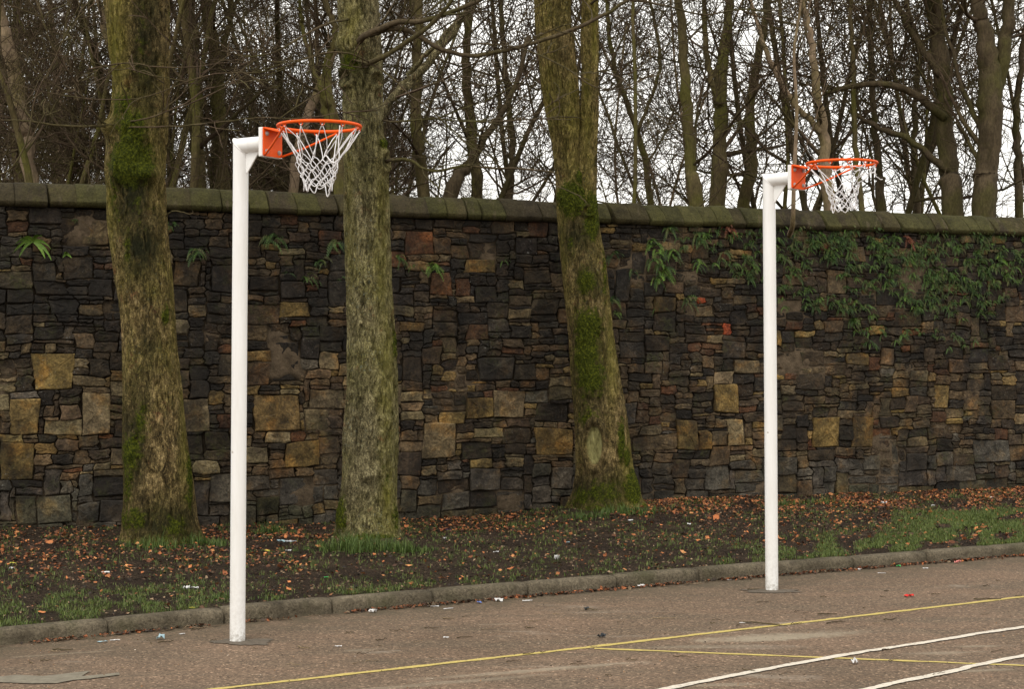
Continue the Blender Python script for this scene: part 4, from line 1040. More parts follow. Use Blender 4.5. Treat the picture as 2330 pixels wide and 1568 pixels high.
px_branch(Tb, f2 - .1, [(1010, 112), (1100, 100), (1200, 118), (1290, 160), (1360, 205), (1450, 210)], 3.6, 1.6, rgb_, True, -0.5, S2)
px_branch(Tb, f2 - .1, [(800, 40), (740, 52), (690, 80), (620, 120), (560, 128), (500, 118)], 5, 2, rgb_, True, -0.5, S2)
px_branch(Tb, f2 - .1, [(866, 356), (830, 358), (790, 340), (740, 335), (700, 345)], 2, 1, rgb_, False)
Tb.obj('branches', M['wood_dark'], e2)

# tree three (forked)
D3 = T3
e3 = empty('sycamore_tree', (float(P(1383, 1155, D3)[0]), D3, 0.12), label='mossy trunk with a pale scar forking in two between the hoop posts', cat='tree')
rows3 = [(1160, 1290, 1482), (1140, 1300, 1462), (1110, 1308, 1448), (1060, 1312, 1440), (1000, 1308, 1434), (930, 1304, 1424), (860, 1299, 1410), (800, 1295, 1400), (700, 1286, 1390), (600, 1276, 1378), (520, 1270, 1364), (460, 1266, 1357), (430, 1264, 1345), (400, 1262, 1325), (330, 1256, 1320), (270, 1244, 1322), (200, 1232, 1318), (100, 1222, 1306), (0, 1216, 1300), (-100, 1210, 1292)]
moss3 = [(1300, 450, 36, 46, 1.1), (1335, 800, 36, 120, .8), (1345, 500, 22, 60, .9), (1318, 400, 12, 24, .9), (1335, 640, 30, 40, .75), (1340, 740, 40, 50, .9), (1345, 860, 40, 50, .85), (1340, 950, 40, 40, .6), (1300, 560, 16, 40, .5), (1412, 1000, 10, 60, .9), (1440, 1110, 24, 50, .95), (1370, 1120, 60, 40, .62), (1375, 620, 10, 120, .5), (1322, 1130, 24, 30, .7), (1425, 1040, 10, 30, .8)]
stain3 = [(1315, 540, 40, 60, .85), (1340, 640, 40, 50, .7), (1340, 850, 42, 160, .75), (1350, 1120, 80, 50, .9), (1330, 480, 36, 60, .8), (1275, 120, 18, 200, .4)]
V, Fc, At, _ = big_trunk(e3, D3, rows3, None, moss3, stain3, [(1250, 220, 30, 120, .7), (1300, 300, 20, 160, .6), (1280, 560, 12, 90, .7), (1390, 800, 14, 150, .7), (1430, 1080, 20, 80, .9)], [(1352, 1012, 20, 50, 'scar'), (1335, 478, 14, 14, 'knot')], 23, flare=0.5)
# the right hand stem of the fork
st2 = [(560, 1300, 1352), (480, 1305, 1357), (430, 1309, 1357), (380, 1314, 1357), (300, 1320, 1360), (200, 1321, 1363), (100, 1321, 1363), (0, 1320, 1362), (-120, 1322, 1360)]
V2, F2, A2, _ = big_trunk(e3, D3 - 0.05, st2, None, [(1345, 470, 20, 40, .9), (1350, 540, 20, 30, .8)], [(1316, 430, 8, 40, .8)], [(1352, 60, 10, 100, .9), (1335, 250, 16, 200, .6)], [], 9, flare=0.0, n_a=120, n_h=400, top_z=8.0)
off = len(V); V = np.vstack([V, V2]); Fc = Fc + [f + off for f in F2]; At = {k: np.concatenate([At[k], A2[k]]) for k in At}
obj('trunk', V, Fc, M['bark_green'], e3, True, At)
Tb = Tubes(); crown_above(Tb, float(P(1255, -100, D3)[0]), D3, 6.2, 9.0, 0.16, 43, 6); crown_above(Tb, float(P(1342, -100, D3)[0]), D3, 6.0, 8.5, 0.12, 44, 5)
f3 = D3 - .3
px_branch(Tb, f3, [(1340, 10), (1370, -4), (1450, 0), (1520, 12), (1600, 30), (1700, 20), (1800, 40)], 5, 2, rgb_, True, -0.4, S2)
px_branch(Tb, f3, [(1225, 205), (1180, 190), (1100, 196), (1030, 185), (950, 205)], 3, 1.4, rgb_, True, -0.4, S2)
px_branch(Tb, f3, [(1362, 160), (1420, 180), (1500, 262), (1560, 300), (1640, 300)], 3, 1.2, rgb_, True, -0.4, S2)
Tb.obj('branches', M['wood_dark'], e3)

# ------------------------------------------------------------------ the two hoop posts
def lathe(name, prof, n, mat, parent, c, **kw):
    V = []; 
    for (r, z) in prof:
        for k in range(n):
            a = 2 * math.pi * k / n; V.append((c[0] + r * math.cos(a), c[1] + r * math.sin(a), c[2] + z))
    m = len(prof); Fc = [(i * n + k, i * n + (k + 1) % n, (i + 1) * n + (k + 1) % n, (i + 1) * n + k) for i in range(m - 1) for k in range(n)]
    Fc += [tuple(range(n))[::-1], tuple((m - 1) * n + k for k in range(n))]
    return obj(name, V, Fc, mat, parent, True, **kw)
def box_prism(poly, axis0, u, v, w, depth):
    """polygon (a,b) in plane u,v at axis0, extruded +-depth/2 along w"""
    V = []
    for sgn in (-1, 1):
        for (a, b) in poly: V.append(axis0 + u * a + v * b + w * (sgn * depth / 2))
    n = len(poly); Fc = [tuple(range(n))[::-1], tuple(range(n, 2 * n))] + [(i, (i + 1) % n, n + (i + 1) % n, n + i) for i in range(n)]
    return V, Fc
def rounded(w, h, r, n=4):
    pts = []
    for (cx, cy, a0) in ((w / 2 - r, h / 2 - r, 0), (-w / 2 + r, h / 2 - r, 90), (-w / 2 + r, -h / 2 + r, 180), (w / 2 - r, -h / 2 + r, 270)):
        for i in range(n + 1):
            a = math.radians(a0 + 90 * i / n); pts.append((cx + r * math.cos(a), cy + r * math.sin(a)))
    return pts

def hoop(base, ang, zr, lean, rim_r, label, net_kind, seed, arm_drop):
    rg = np.random.default_rng(seed)
    e = empty('basketball_post', (base[0], base[1], 0), label=label, cat='basketball hoop')
    D = np.array([math.cos(ang), -math.sin(ang), 0.0]); Sd = np.array([-math.sin(ang), -math.cos(ang), 0.0]); U = np.array([0, 0, 1.0])
    R_ = 0.0455
    az = zr - arm_drop                                # axis height of the arm
    top = np.array([base[0] + lean, base[1], az])
    b0 = np.array([base[0], base[1], 0.0])
    # pole with mitred corner: sections of the pole then of the arm
    n = 40; V = []; secs = []
    for t in (-0.02, 0.0, 0.02, 0.5, 1.0, 2.0):
        c = b0 + (top - b0) * (max(t, 0) / az if t <= 2 else 1); c = c + np.array([0, 0, min(t, 0)]); secs.append((c, D, Sd, U, R_, 0))
    def ring(c, slope):
        return [c + D * R_ * math.cos(a) + Sd * R_ * math.sin(a) + U * (slope * R_ * math.cos(a)) for a in np.linspace(0, 2 * math.pi, n, endpoint=False)]
    for s_ in secs: V += ring(s_[0], 0)
    V += ring(top - U * 0.12, 0)
    m1 = ring(top, -1.0)                              # mitre plane
    V += m1; ns_ = len(secs) + 2
    Fc = [(i * n + k, i * n + (k + 1) % n, (i + 1) * n + (k + 1) % n, (i + 1) * n + k) for i in range(ns_ - 1) for k in range(n)] + [tuple(range(n))[::-1]]
    obj('pole', V, Fc, M['white'], e, True)
    # arm
    al = 0.222
    V = [v + D * 0.0006 for v in m1]; base_ring = m1
    for L in (0.06, 0.12, al): V += [top + D * L + Sd * R_ * math.sin(a) - U * (R_ * math.cos(a)) for a in np.linspace(0, 2 * math.pi, n, endpoint=False)]
    Fc = [(i * n + k, i * n + (k + 1) % n, (i + 1) * n + (k + 1) % n, (i + 1) * n + k) for i in range(3) for k in range(n)] + [tuple(3 * n + k for k in range(n))]
    obj('arm', V, Fc, M['white'], e, True)
    # weld bead round the mitre
    Tw = Tubes(); q = np.array(m1 + [m1[0]]); qn = (q - top); q = top + qn * 1.02; Tw.add(q, 0.0035, 5); Tw.obj('weld_bead', M['white'], e)
    # gusset
    gpt = top + D * R_ - U * R_
    V, Fc = box_prism([(-0.004, 0.004), (0.096, 0.004), (0.096, -0.006), (0.008, -0.118), (-0.004, -0.118)], gpt, D, U, Sd, 0.008)
    obj('gusset', V, Fc, M['white'], e, False)
    # mounting plate and orange bracket
    pc = top + D * (al + 0.013)
    V, Fc = box_prism(rounded(0.172, 0.170, 0.004, 2), pc, Sd, U, D, 0.026)
    obj('mounting_plate', V, Fc, M['white'], e, False)
    oc = top + D * (al + 0.026 + 0.004) + U * 0.002
    V, Fc = box_prism(rounded(0.158, 0.168, 0.012), oc, Sd, U, D, 0.007)
    br = obj('ring_bracket', V, Fc, M['orange'], e, False)
    fl = oc + U * 0.084
    C0 = np.array([base[0], base[1], 0]) + np.array([lean, 0, 0]) + D * 0.61 + U * zr
    V, Fc = box_prism([(-0.080, 0.0), (0.080, 0.0), (0.066, 0.10), (0.045, 0.128), (-0.045, 0.128), (-0.066, 0.10)], fl - U * 0.004, Sd, D, U, 0.007)
    dz = (zr - 0.012) - fl[2]
    V = [v + U * (dz * min(1, max(0, (v - fl) @ D) / 0.10)) for v in V]
    obj('ring_bracket', V, Fc, M['orange'], e, False)
    for sx in (-1, 1):
        for sz in (-1, 1):
            bc = oc + Sd * sx * 0.052 + U * (sz * 0.052 - 0.004) + D * 0.0035
            V = []; 
            for (r, h) in ((0.014, 0.0), (0.014, 0.003), (0.0095, 0.0032), (0.0095, 0.010), (0.006, 0.012)):
                for k in range(12):
                    a = k * math.pi / 6; V.append(bc + Sd * r * math.cos(a) + U * r * math.sin(a) + D * h)
            Fc = [(i * 12 + k, i * 12 + (k + 1) % 12, (i + 1) * 12 + (k + 1) % 12, (i + 1) * 12 + k) for i in range(4) for k in range(12)] + [tuple(48 + k for k in range(12))]
            obj('bolt', V, Fc, M['steel'], br, False)
    # ring
    def rp(phi, rr=rim_r, dz=0.0): return C0 + D * rr * math.cos(phi) + Sd * rr * math.sin(phi) + U * dz
    n1, n2, tr = 96, 12, 0.0095; V = []
    for i in range(n1):
        a = 2 * math.pi * i / n1; ra = D * math.cos(a) + Sd * math.sin(a)
        for k in range(n2):
            b = 2 * math.pi * k / n2; V.append(C0 + ra * (rim_r + tr * math.cos(b)) + U * tr * math.sin(b))
    Fc = [(i * n2 + k, ((i + 1) % n1) * n2 + k, ((i + 1) % n1) * n2 + (k + 1) % n2, i * n2 + (k + 1) % n2) for i in range(n1) for k in range(n2)]
    ro = obj('ring', V, Fc, M['orange'], e, True)
    # brace rods
    for sg in (-1, 1):
        a0 = oc + Sd * sg * 0.070 - U * 0.078 + D * 0.006; b1 = rp(math.pi - sg * math.radians(75), rim_r - 0.002, -0.012)
        mid = a0 * 0.55 + b1 * 0.45 - U * 0.006
        Tt = Tubes(); Tt.add(smooth_line([a0, mid, b1], 12), 0.0065, 9); Tt.obj('brace_rod', M['orange'], e)
    # hooks and net
    N = 12
    hooks = []
    for i in range(N):
        a = 2 * math.pi * (i + 0.5) / N
        pa, pb = rp(a - 0.055, rim_r, -0.010), rp(a + 0.055, rim_r, -0.010); pm = rp(a, rim_r - 0.004, -0.026)
        Th = Tubes(); Th.add(smooth_line([pa, pm + (pa - pm) * .35 - U * 0.002, pm + (pb - pm) * .35 - U * 0.002, pb], 10), 0.0032, 5)
        Th.obj('net_hook', M['orange'], ro); hooks.append((a, pm + U * 0.004))
    Tn = Tubes()
    def strand(a, b, sag, k=7, th=0.0026, jit=0.003):
        t = np.linspace(0, 1, k)[:, None]; q = a * (1 - t) + b * t
        bow = rg.normal(0, 1, 3) * sag; q = q + np.sin(t * math.pi) * bow[None]
        q[1:-1] += rg.normal(0, jit * 0.35, (k - 2, 3)); Tn.add(q, th, 6)
    if net_kind == 'full':
        rows = [(-0.175, 0.124), (-0.209, 0.112), (-0.242, 0.103), (-0.274, 0.096), (-0.304, 0.090), (-0.330, 0.085)]; shift = lambda z: np.array([0, 0, 0]) + D * (-0.03 * (z / 0.3)) * -1 * 0.3
        lift = lambda ph: 0; 
    else:
        rows = [(-0.140, 0.118), (-0.174, 0.108), (-0.206, 0.101), (-0.236, 0.095), (-0.264, 0.089), (-0.290, 0.084)]; shift = lambda z: np.array([0.012, 0, 0]) * (z / -0.3)
        lift = lambda ph: 0.030 * math.cos(ph) ** 2 * (1 if math.cos(ph) < 0 else 1.6) - 0.025
    knots = []
    for ri, (z, r) in enumerate(rows):
        row = []
        for i in range(N):
            a = 2 * math.pi * (i + 0.5 + (0.5 if ri % 2 == 0 else 0)) / N
            rr = r * (1 + rg.normal(0, 0.06)); zz = z + rg.normal(0, 0.006) + lift(a) * (1 if ri < 3 else 0.6)
            row.append(C0 + D * rr * math.cos(a) + Sd * rr * math.sin(a) + U * zz + shift(z))
        knots.append(row)
    drop = set() if net_kind == 'full' else {(1, 1), (2, 0), (2, 1), (3, 0), (8, 1), (9, 0), (9, 1), (10, 0), (10, 1)}
    for i in range(N):
        h = hooks[i][1]
        for sdn in (0, 1):
            if (i, sdn) in drop:
                if rg.random() < 0.25: # torn strand gathered on the hook
                    q = grow(h, np.array([rg.normal(0, .5), rg.normal(0, .3), -1]), rg.uniform(0.05, 0.12), 6, 0.45, -0.1, rg); Tn.add(q, 0.0033, 6)
                continue
            strand(h + rg.normal(0, 0.002, 3), knots[0][(i - 1 + sdn) % N], 0.008, 8)
        Tn.add([h + Sd * .006, h + U * .004, h - Sd * .006], 0.004, 5)
    for ri in range(len(rows) - 1):
        for i in range(N):
            a_ = knots[ri][i]
            j0, j1 = ((i) % N, (i + 1) % N) if ri % 2 == 0 else ((i - 1) % N, i)
            strand(a_, knots[ri + 1][j0], 0.004, 5); strand(a_, knots[ri + 1][j1], 0.004, 5)
    last = knots[-1]
    for i in range(N):
        a_, b_ = last[i], last[(i + 1) % N]; t = np.linspace(0, 1, 9)[:, None]
        q = a_ * (1 - t) + b_ * t - U * (np.sin(t * math.pi) * rg.uniform(0.018, 0.042)) + rg.normal(0, .008, 3)[None] * np.sin(t * math.pi); Tn.add(q, 0.0034, 6)
        for kk in (a_,): Tn.add([kk + U * .004, kk, kk - U * .004], [0.003, 0.0058, 0.003], 6)
    for row in knots[:-1]:
        for kk in row: Tn.add([kk + U * .005, kk, kk - U * .005], [0.0025, 0.0052, 0.0025], 6)
    if net_kind == 'full':                            # a loose loop hanging out on the far right
        a_ = rp(0.35, rim_r, -0.02); q = smooth_line([a_, a_ - U * 0.10 + D * -0.01, a_ - U * 0.175 + D * -0.005, a_ - U * 0.205 - D * 0.03, a_ - U * 0.20 - D * 0.06, knots[0][0]], 26); Tn.add(q, 0.0033, 6)
    else:
        for i in (0, 1, 11, 10):                      # tangle caught under the far side of the ring
            h = hooks[i][1]; q = grow(h - U * .01, np.array([rg.normal(-.3, .3), 0, -1.0]), 0.13, 9, 0.5, 0.0, rg); Tn.add(q, 0.0033, 6)
        strand(hooks[0][1] - U * .06, knots[0][0], .01, 8); strand(hooks[11][1] - U * .05, knots[0][11], .01, 8)
    Tn.obj('net', M['cord'], e)
    return e
# arms of both posts point towards the court and to the right
pL, pR = G(540, 1458), G(1755.5, 1342)
hoop(pL, math.radians(34), 3.004, 0.020, 0.2345, 'nearer white post on the left with orange ring and full white net', 'full', 2, 0.070)
hoop(pR, math.radians(45), 3.004, -0.020, 0.237, 'farther white post on the right with orange ring and torn net', 'torn', 6, 0.070)

# ------------------------------------------------------------------ ferns on the wall
WN3 = np.array([WN[0], WN[1], 0.0]); WD3 = np.array([WD[0], WD[1], 0.0])
def fern_geo(c, n, size, rg, cols, spread=1.0):
    V, Fc, C_ = [], [], []
    for k in range(n):
        a = rg.uniform(-0.35, math.pi + 0.35); L = size * rg.uniform(0.6, 1.15)
        d0 = norm(WD3 * math.cos(a) * spread + np.array([0, 0, 1]) * math.sin(a) * 0.75 + WN3 * rg.uniform(0.35, 0.9))
        p = c + WD3 * rg.normal(0, size * .15) + np.array([0, 0, rg.normal(0, size * .10)]); seg = 8; d = d0.copy(); pts = [p]
        for i in range(seg):
            d = norm(d + np.array([0, 0, -0.26])); p = p + d * L / seg; pts.append(p)
        pts = np.array(pts); col = np.array(cols[rg.integers(len(cols))]) * rg.uniform(0.7, 1.3)
        wmax = L * rg.uniform(0.14, 0.20)
        side = norm(np.cross(d0, WN3 + np.array([0, 0, .3]) + rg.normal(0, .2, 3)))
        for i in range(seg):
            w = wmax * math.sin(math.pi * min(1, (i + 0.8) / (seg + 0.9))) ** 0.7
            fw = (pts[i + 1] - pts[i]) * 0.9
            for sg in (-1, 1):
                b0 = pts[i] * 0.9 + pts[i + 1] * 0.1; b1 = pts[i] * 0.2 + pts[i + 1] * 0.8
                V += [b0, b1, pts[i] + side * sg * w + fw]; C_ += [col * .8, col * .8, col * rg.uniform(.85, 1.35)]
                t = len(V) - 1; Fc.append((t - 2, t - 1, t) if sg > 0 else (t - 1, t - 2, t))
    return V, Fc, C_
GRN = [(0.054, 0.105, 0.020), (0.038, 0.078, 0.016), (0.078, 0.140, 0.024), (0.032, 0.062, 0.015), (0.095, 0.105, 0.030)]
BRI = [(0.14, 0.24, 0.032), (0.11, 0.20, 0.028)]
def fern_thing(px, py, n, size, label, cols=GRN, seed=0, name='fern', cat='fern'):
    rg = np.random.default_rng(1000 + seed); s_, z_ = wall_sz(px, py); c = wall_pt(s_, z_, 0.01)
    V, Fc, C_ = fern_geo(c, n, size, rg, cols)
    return obj(name, V, Fc, M['leafy'], None, True, {'col': np.array(C_)}, loc=c, label=label, cat=cat, group='fern tufts rooted in the wall joints')
FERNS = [(388, 512, 8, .13, 'small dark fern tuft under the coping touching the left trunk'), (442, 570, 14, .17, 'drooping fern tuft between the left trunk and the nearer post'),
         (618, 540, 14, .18, 'fern tuft high on the wall just right of the nearer post'), (762, 550, 16, .18, 'fern tuft on the wall against the left edge of the middle trunk'),
         (728, 592, 10, .15, 'scraggy fern halfway between nearer post and middle trunk'), (702, 632, 9, .15, 'lowest fern tuft left of the middle trunk'),
         (770, 632, 5, .09, 'tiny fern sprig low against the middle trunk'), (905, 588, 10, .15, 'fern tuft right beside the middle trunk'),
         (945, 606, 6, .11, 'little fern leading into a wider one right of the middle trunk'), (985, 606, 14, .16, 'spreading bright fern right of the middle trunk'), (1148, 592, 5, .09, 'tiny fern sprig below an ochre stone left of the forked trunk'),
         (1392, 578, 10, .15, 'fern tuft touching the forked trunk near the coping'), (1395, 680, 14, .14, 'hanging fern tuft beside the moss of the forked trunk'), (1400, 712, 6, .10, 'small bright fern below another beside the forked trunk'),
         (1440, 615, 5, .10, 'faint small fern left of the large fern clump'), (1566, 682, 16, .18, 'fern tuft beside the square red brick'), (1520, 518, 12, .16, 'fern tuft under the coping above the large clump'),
         (1585, 540, 10, .15, 'fern tuft under the coping left of the brown dried one'), (1496, 700, 5, .12, 'straggly fern sprig below the large clump'), (655, 620, 4, .08, 'tiniest fern sprig on the wall right of the nearer post'), (172, 500, 5, .07, 'tiny sprig under the coping near the left end of the wall')]
for i, (a, b, n, sz, lb) in enumerate(FERNS): fern_thing(a, b, n, sz, lb, BRI if i in (9, 13) else GRN, i)
# the large clump
rg = np.random.default_rng(61); Vt, Ft, Ct = [], [], []
c = wall_pt(*wall_sz(1508, 600), 0.01)
for i in range(11):
    q = wall_pt(*wall_sz(1508 + rg.normal(0, 17) + (12 if i % 2 else -8), 560 + i * 7.5), 0.01)
    v, f, k = fern_geo(q, 12, 0.17, rg, BRI + GRN); Ft += [tuple(j + len(Vt) for j in t) for t in f]; Vt += v; Ct += k
obj('fern', Vt, Ft, M['leafy'], None, True, {'col': np.array(Ct)}, loc=c, label='large bright fern clump on the wall between forked trunk and farther post', cat='fern', group='fern tufts rooted in the wall joints')
for (a, b, lb) in [(1655, 520, 'rust brown dried fern hanging under the coping left of the farther post'), (2062, 545, 'rust brown dried fern among green ones near the right edge')]:
    fern_thing(a, b, 16, .15, lb, [(0.20, 0.062, 0.030), (0.13, 0.045, 0.022)], a, 'dried_fern')
# the dense mat on the right
rg = np.random.default_rng(62); Vt, Ft, Ct = [], [], []
CL = [(1620, 530, 60, 18, 9), (1700, 555, 40, 30, 10), (1690, 620, 45, 30, 9), (1650, 585, 40, 20, 7), (1800, 545, 45, 35, 22), (1870, 545, 60, 30, 26), (1800, 625, 40, 35, 15), (1960, 555, 70, 40, 36), (2060, 580, 70, 45, 36),
      (2120, 620, 60, 50, 34), (1960, 620, 60, 40, 24), (2050, 680, 55, 40, 26), (2130, 690, 60, 30, 18), (2230, 570, 70, 40, 34), (2290, 560, 50, 40, 18), (2200, 640, 60, 40, 22), (1900, 690, 50, 22, 11), (1935, 740, 25, 22, 8),
      (2000, 770, 60, 14, 10), (2150, 765, 60, 12, 9), (1850, 680, 40, 25, 8), (2260, 620, 50, 30, 12), (1780, 690, 20, 14, 3), (2250, 690, 60, 20, 6), (2180, 530, 90, 16, 18), (2400, 600, 60, 50, 30), (1740, 590, 30, 40, 8), (1560, 545, 40, 14, 5)]
for (cx, cy, rx, ry, n) in CL:
    for i in range(int(n * 1.25)):
        a, b = cx + rg.normal(0, rx * .75), max(506 + (cx - 1500) * .028, cy + rg.normal(0, ry * .75))
        q = wall_pt(*wall_sz(a, b), 0.01)
        v, f, k = fern_geo(q, int(rg.integers(8, 14)), rg.uniform(.07, .13), rg, GRN + [BRI[1]] if rg.random() < .35 else GRN); Ft += [tuple(j + len(Vt) for j in t) for t in f]; Vt += v; Ct += k
obj('ferns', Vt, Ft, M['leafy'], None, True, {'col': np.array(Ct)}, loc=wall_pt(8.5, 2.5), kind='stuff', label='dense mat of hanging green ferns covering the upper right of the wall')
# hart's tongue fern at left
def tongue(px, py, n, L0, label, seed):
    rg = np.random.default_rng(seed); c = wall_pt(*wall_sz(px, py), 0.01); V, Fc, C_ = [], [], []
    for k in range(n):
        a = rg.uniform(-0.5, math.pi + .5); d = norm(WD3 * math.cos(a) + np.array([0, 0, 1]) * math.sin(a) * .9 + WN3 * .6); p = c.copy(); L = L0 * rg.uniform(.6, 1.1); seg = 7
        side = norm(np.cross(d, WN3)); col = np.array(BRI[k % 2]) * rg.uniform(.75, 1.25); o = len(V)
        for i in range(seg + 1):
            w = 0.017 * math.sin(math.pi * min(.97, .12 + i / seg * .86)) ** .6 * rg.uniform(.85, 1.15)
            V += [p - side * w + WN3 * .006, p, p + side * w + WN3 * .006]; C_ += [col, col * .75, col * 1.1]; d = norm(d + np.array([0, 0, -.20])); p = p + d * L / seg
        for i in range(seg):
            for j in (0, 1): Fc.append((o + 3 * i + j, o + 3 * i + j + 1, o + 3 * i + 3 + j + 1, o + 3 * i + 3 + j))
    obj('fern', V, Fc, M['leafy'], None, True, {'col': np.array(C_)}, loc=c, label=label, cat='fern', group='fern tufts rooted in the wall joints')
tongue(75, 548, 11, .26, 'bright green strap leaved fern near the left end of the wall', 5)
tongue(150, 578, 3, .08, 'two or three pale strap leaves right of the strap leaved fern', 6)
tongue(2268, 590, 6, .15, 'strap leaved fern within the green mat at the far right', 7)

# ------------------------------------------------------------------ grass, leaves, debris
def scatter_verge(n, dens, seed, clump=None):
    rg = np.random.default_rng(seed); out_ = np.zeros((0, 3))
    while len(out_) < n:
        x = rg.uniform(-7, 10, 40000); k, w = kerb_y(x) + 0.14, wall_y(x); y = k + (w - k) * rg.random(40000)
        z = ground_z(x, y); px, py = to_px(x, y, z)
        keep = (rg.random(40000) < dens(px, py) * 0.9) & (px > -250) & (px < 2600)
        out_ = np.vstack([out_, np.stack([x, y, z], 1)[keep]])
        if keep.sum() < 5: break
    return out_[:n]
def blades(base, hgt, wid, seed, c0, c1, nb=4):
    rg = np.random.default_rng(seed); b = np.repeat(base, nb, 0); n = len(b)
    b = b + np.concatenate([rg.normal(0, 0.010, (n, 2)), np.zeros((n, 1))], 1)
    H = np.repeat(hgt, nb) * rg.uniform(.5, 1.2, n); a = rg.uniform(0, 6.28, n); ln = rg.uniform(.1, .8, n) * H
    s_ = np.stack([-np.sin(a), np.cos(a), 0 * a], 1) * (wid * rg.uniform(.6, 1.3, n))[:, None]; l_ = np.stack([np.cos(a), np.sin(a), 0 * a], 1)
    up = np.array([0, 0, 1.0])
    p1 = b + l_ * (ln * .3)[:, None] + up * (H * .6)[:, None]; p2 = b + l_ * ln[:, None] + up * (H * .95)[:, None]
    V = np.stack([b - s_, b + s_, p1 + s_ * .7, p1 - s_ * .7, p2], 1).reshape(-1, 3)
    i = np.arange(n)[:, None] * 5
    t = rg.random((n, 1)); col = np.array(c0)[None] * (1 - t) + np.array(c1)[None] * t; col = np.repeat(col * rg.uniform(.7, 1.3, (n, 1)), 5, 0)
    return V, [i + np.array([[0, 1, 2, 3]]), i + np.array([[3, 2, 4]])], col
gp = scatter_verge(21000, lambda a, b: grass_density(a, b) * 0.9, 91)
V, Fc, C_ = blades(gp, np.random.default_rng(1).uniform(.012, .038, len(gp)), 0.0020, 92, (0.048, 0.085, 0.014), (0.130, 0.155, 0.036))
obj('grass', V, Fc, M['leafy'], None, True, {'col': C_}, kind='stuff', label='short thin grass along the kerb and at the right of the verge')
def tuft(px, py, n, r, h, label, seed):
    rg = np.random.default_rng(seed); c = G(px, py, 0.1); x = c[0] + rg.normal(0, r, n); y = c[1] + rg.normal(0, r * .5, n); h = h * np.exp(-((x - c[0]) / r) ** 2 * .25); z = ground_z(x, y)
    V, Fc, C_ = blades(np.stack([x, y, z], 1), rg.uniform(.5, 1.1, n) * h, 0.0026, seed + 1, (0.035, 0.075, 0.012), (0.100, 0.135, 0.028), 6)
    obj('grass_tuft', V, Fc, M['leafy'], None, True, {'col': C_}, loc=(c[0], c[1], float(ground_z(c[0], c[1]))), label=label, cat='grass tuft', group='taller grass tufts on the verge')
tuft(355, 1232, 60, .16, .13, 'grass tuft in front of the left mossy trunk', 201); tuft(440, 1222, 45, .08, .12, 'grass tuft at the right foot of the left mossy trunk', 203)
tuft(800, 1240, 150, .20, .14, 'long bright grass at the left foot of the middle trunk', 205); tuft(900, 1240, 120, .16, .12, 'bright grass at the right foot of the middle trunk', 207)
tuft(1430, 1164, 110, .22, .10, 'grass at the right foot of the forked trunk', 209); tuft(1330, 1168, 50, .16, .08, 'thin grass at the left foot of the forked trunk', 211)
tuft(620, 1192, 50, .10, .12, 'grass tuft at the wall base right of the nearer post', 213); tuft(490, 1225, 40, .10, .09, 'low grass tuft close behind the nearer post', 215)
tuft(1870, 1136, 40, .12, .10, 'grass tuft at the wall base right of the farther post', 217); tuft(1790, 1142, 25, .06, .10, 'small grass tuft at the wall base by the farther post', 219)
tuft(1180, 1175, 30, .2, .05, 'low grass at the wall base left of the forked trunk', 221); tuft(520, 1352, 30, .1, .06, 'grass tuft by the kerb just left of the nearer post', 223)

def leaves(base, size, seed, cols, flat=0.35, lift=0.012):
    rg = np.random.default_rng(seed); n = len(base)
    T = np.array([[0, -.5, 0], [.30, -.28, .05], [.48, .02, .10], [.22, .22, .04], [0, .52, .06], [-.22, .24, .05], [-.48, .0, .12], [-.30, -.26, .04], [0, 0, -.04]])
    sc = np.exp(np.clip(rg.normal(-.08, .36, (n, 1, 1)), -.9, .55)) * size * np.stack([rg.uniform(.6, 1.1, n), rg.uniform(.7, 1.2, n), np.ones(n)], -1)[:, None, :]; L = T[None] * sc * np.array([1, 1, 1])[None, None]; L = L * (1 + rg.normal(0, .16, (n, 9, 3)))
    L[..., 2] = L[..., 2] * rg.uniform(-1.5, 2.6, (n, 1))
    ax, ay, az = rg.normal(0, flat, n), rg.normal(0, flat, n), rg.uniform(0, 6.28, n)
    ca, sa = np.cos(az), np.sin(az); X, Y, Z_ = L[..., 0], L[..., 1], L[..., 2]
    Y, Z_ = Y * np.cos(ax)[:, None] - Z_ * np.sin(ax)[:, None], Y * np.sin(ax)[:, None] + Z_ * np.cos(ax)[:, None]
    X, Z_ = X * np.cos(ay)[:, None] - Z_ * np.sin(ay)[:, None], X * np.sin(ay)[:, None] + Z_ * np.cos(ay)[:, None]
    X, Y = X * ca[:, None] - Y * sa[:, None], X * sa[:, None] + Y * ca[:, None]
    V = np.stack([X, Y, Z_ + lift], -1) + base[:, None, :]; i = np.arange(n)[:, None] * 9
    Fs = [np.concatenate([i + np.array([[k, (k + 1) % 8, 8]]) for k in range(8)])]
    cc = np.array(cols)[rg.integers(0, len(cols), n)] * rg.uniform(.6, 1.4, (n, 1))
    return V.reshape(-1, 3), Fs, np.repeat(cc, 9, 0)
LC = [(0.32, 0.105, 0.036), (0.40, 0.145, 0.050), (0.22, 0.075, 0.030), (0.11, 0.045, 0.022), (0.46, 0.20, 0.075), (0.16, 0.058, 0.026)]
lp = scatter_verge(13500, leaf_density, 95)
V, Fc, C_ = leaves(lp, 0.029, 96, LC + [(0.06, 0.032, 0.020), (0.08, 0.04, 0.022)])
obj('leaf_litter', V, Fc, M['dead_leaf'], None, True, {'col': C_}, kind='stuff', label='rust brown fallen leaves strewn over the soil by the wall')
crumbs = scatter_verge(17000, lambda a, b: 0.4 + 0 * a, 97)
V, Fc, C_ = leaves(crumbs, 0.019, 98, [(0.11, 0.07, 0.042), (0.022, 0.016, 0.012), (0.022, 0.016, 0.012), (0.22, 0.15, 0.09), (0.07, 0.07, 0.025), (0.16, 0.07, 0.03)], lift=0.005)
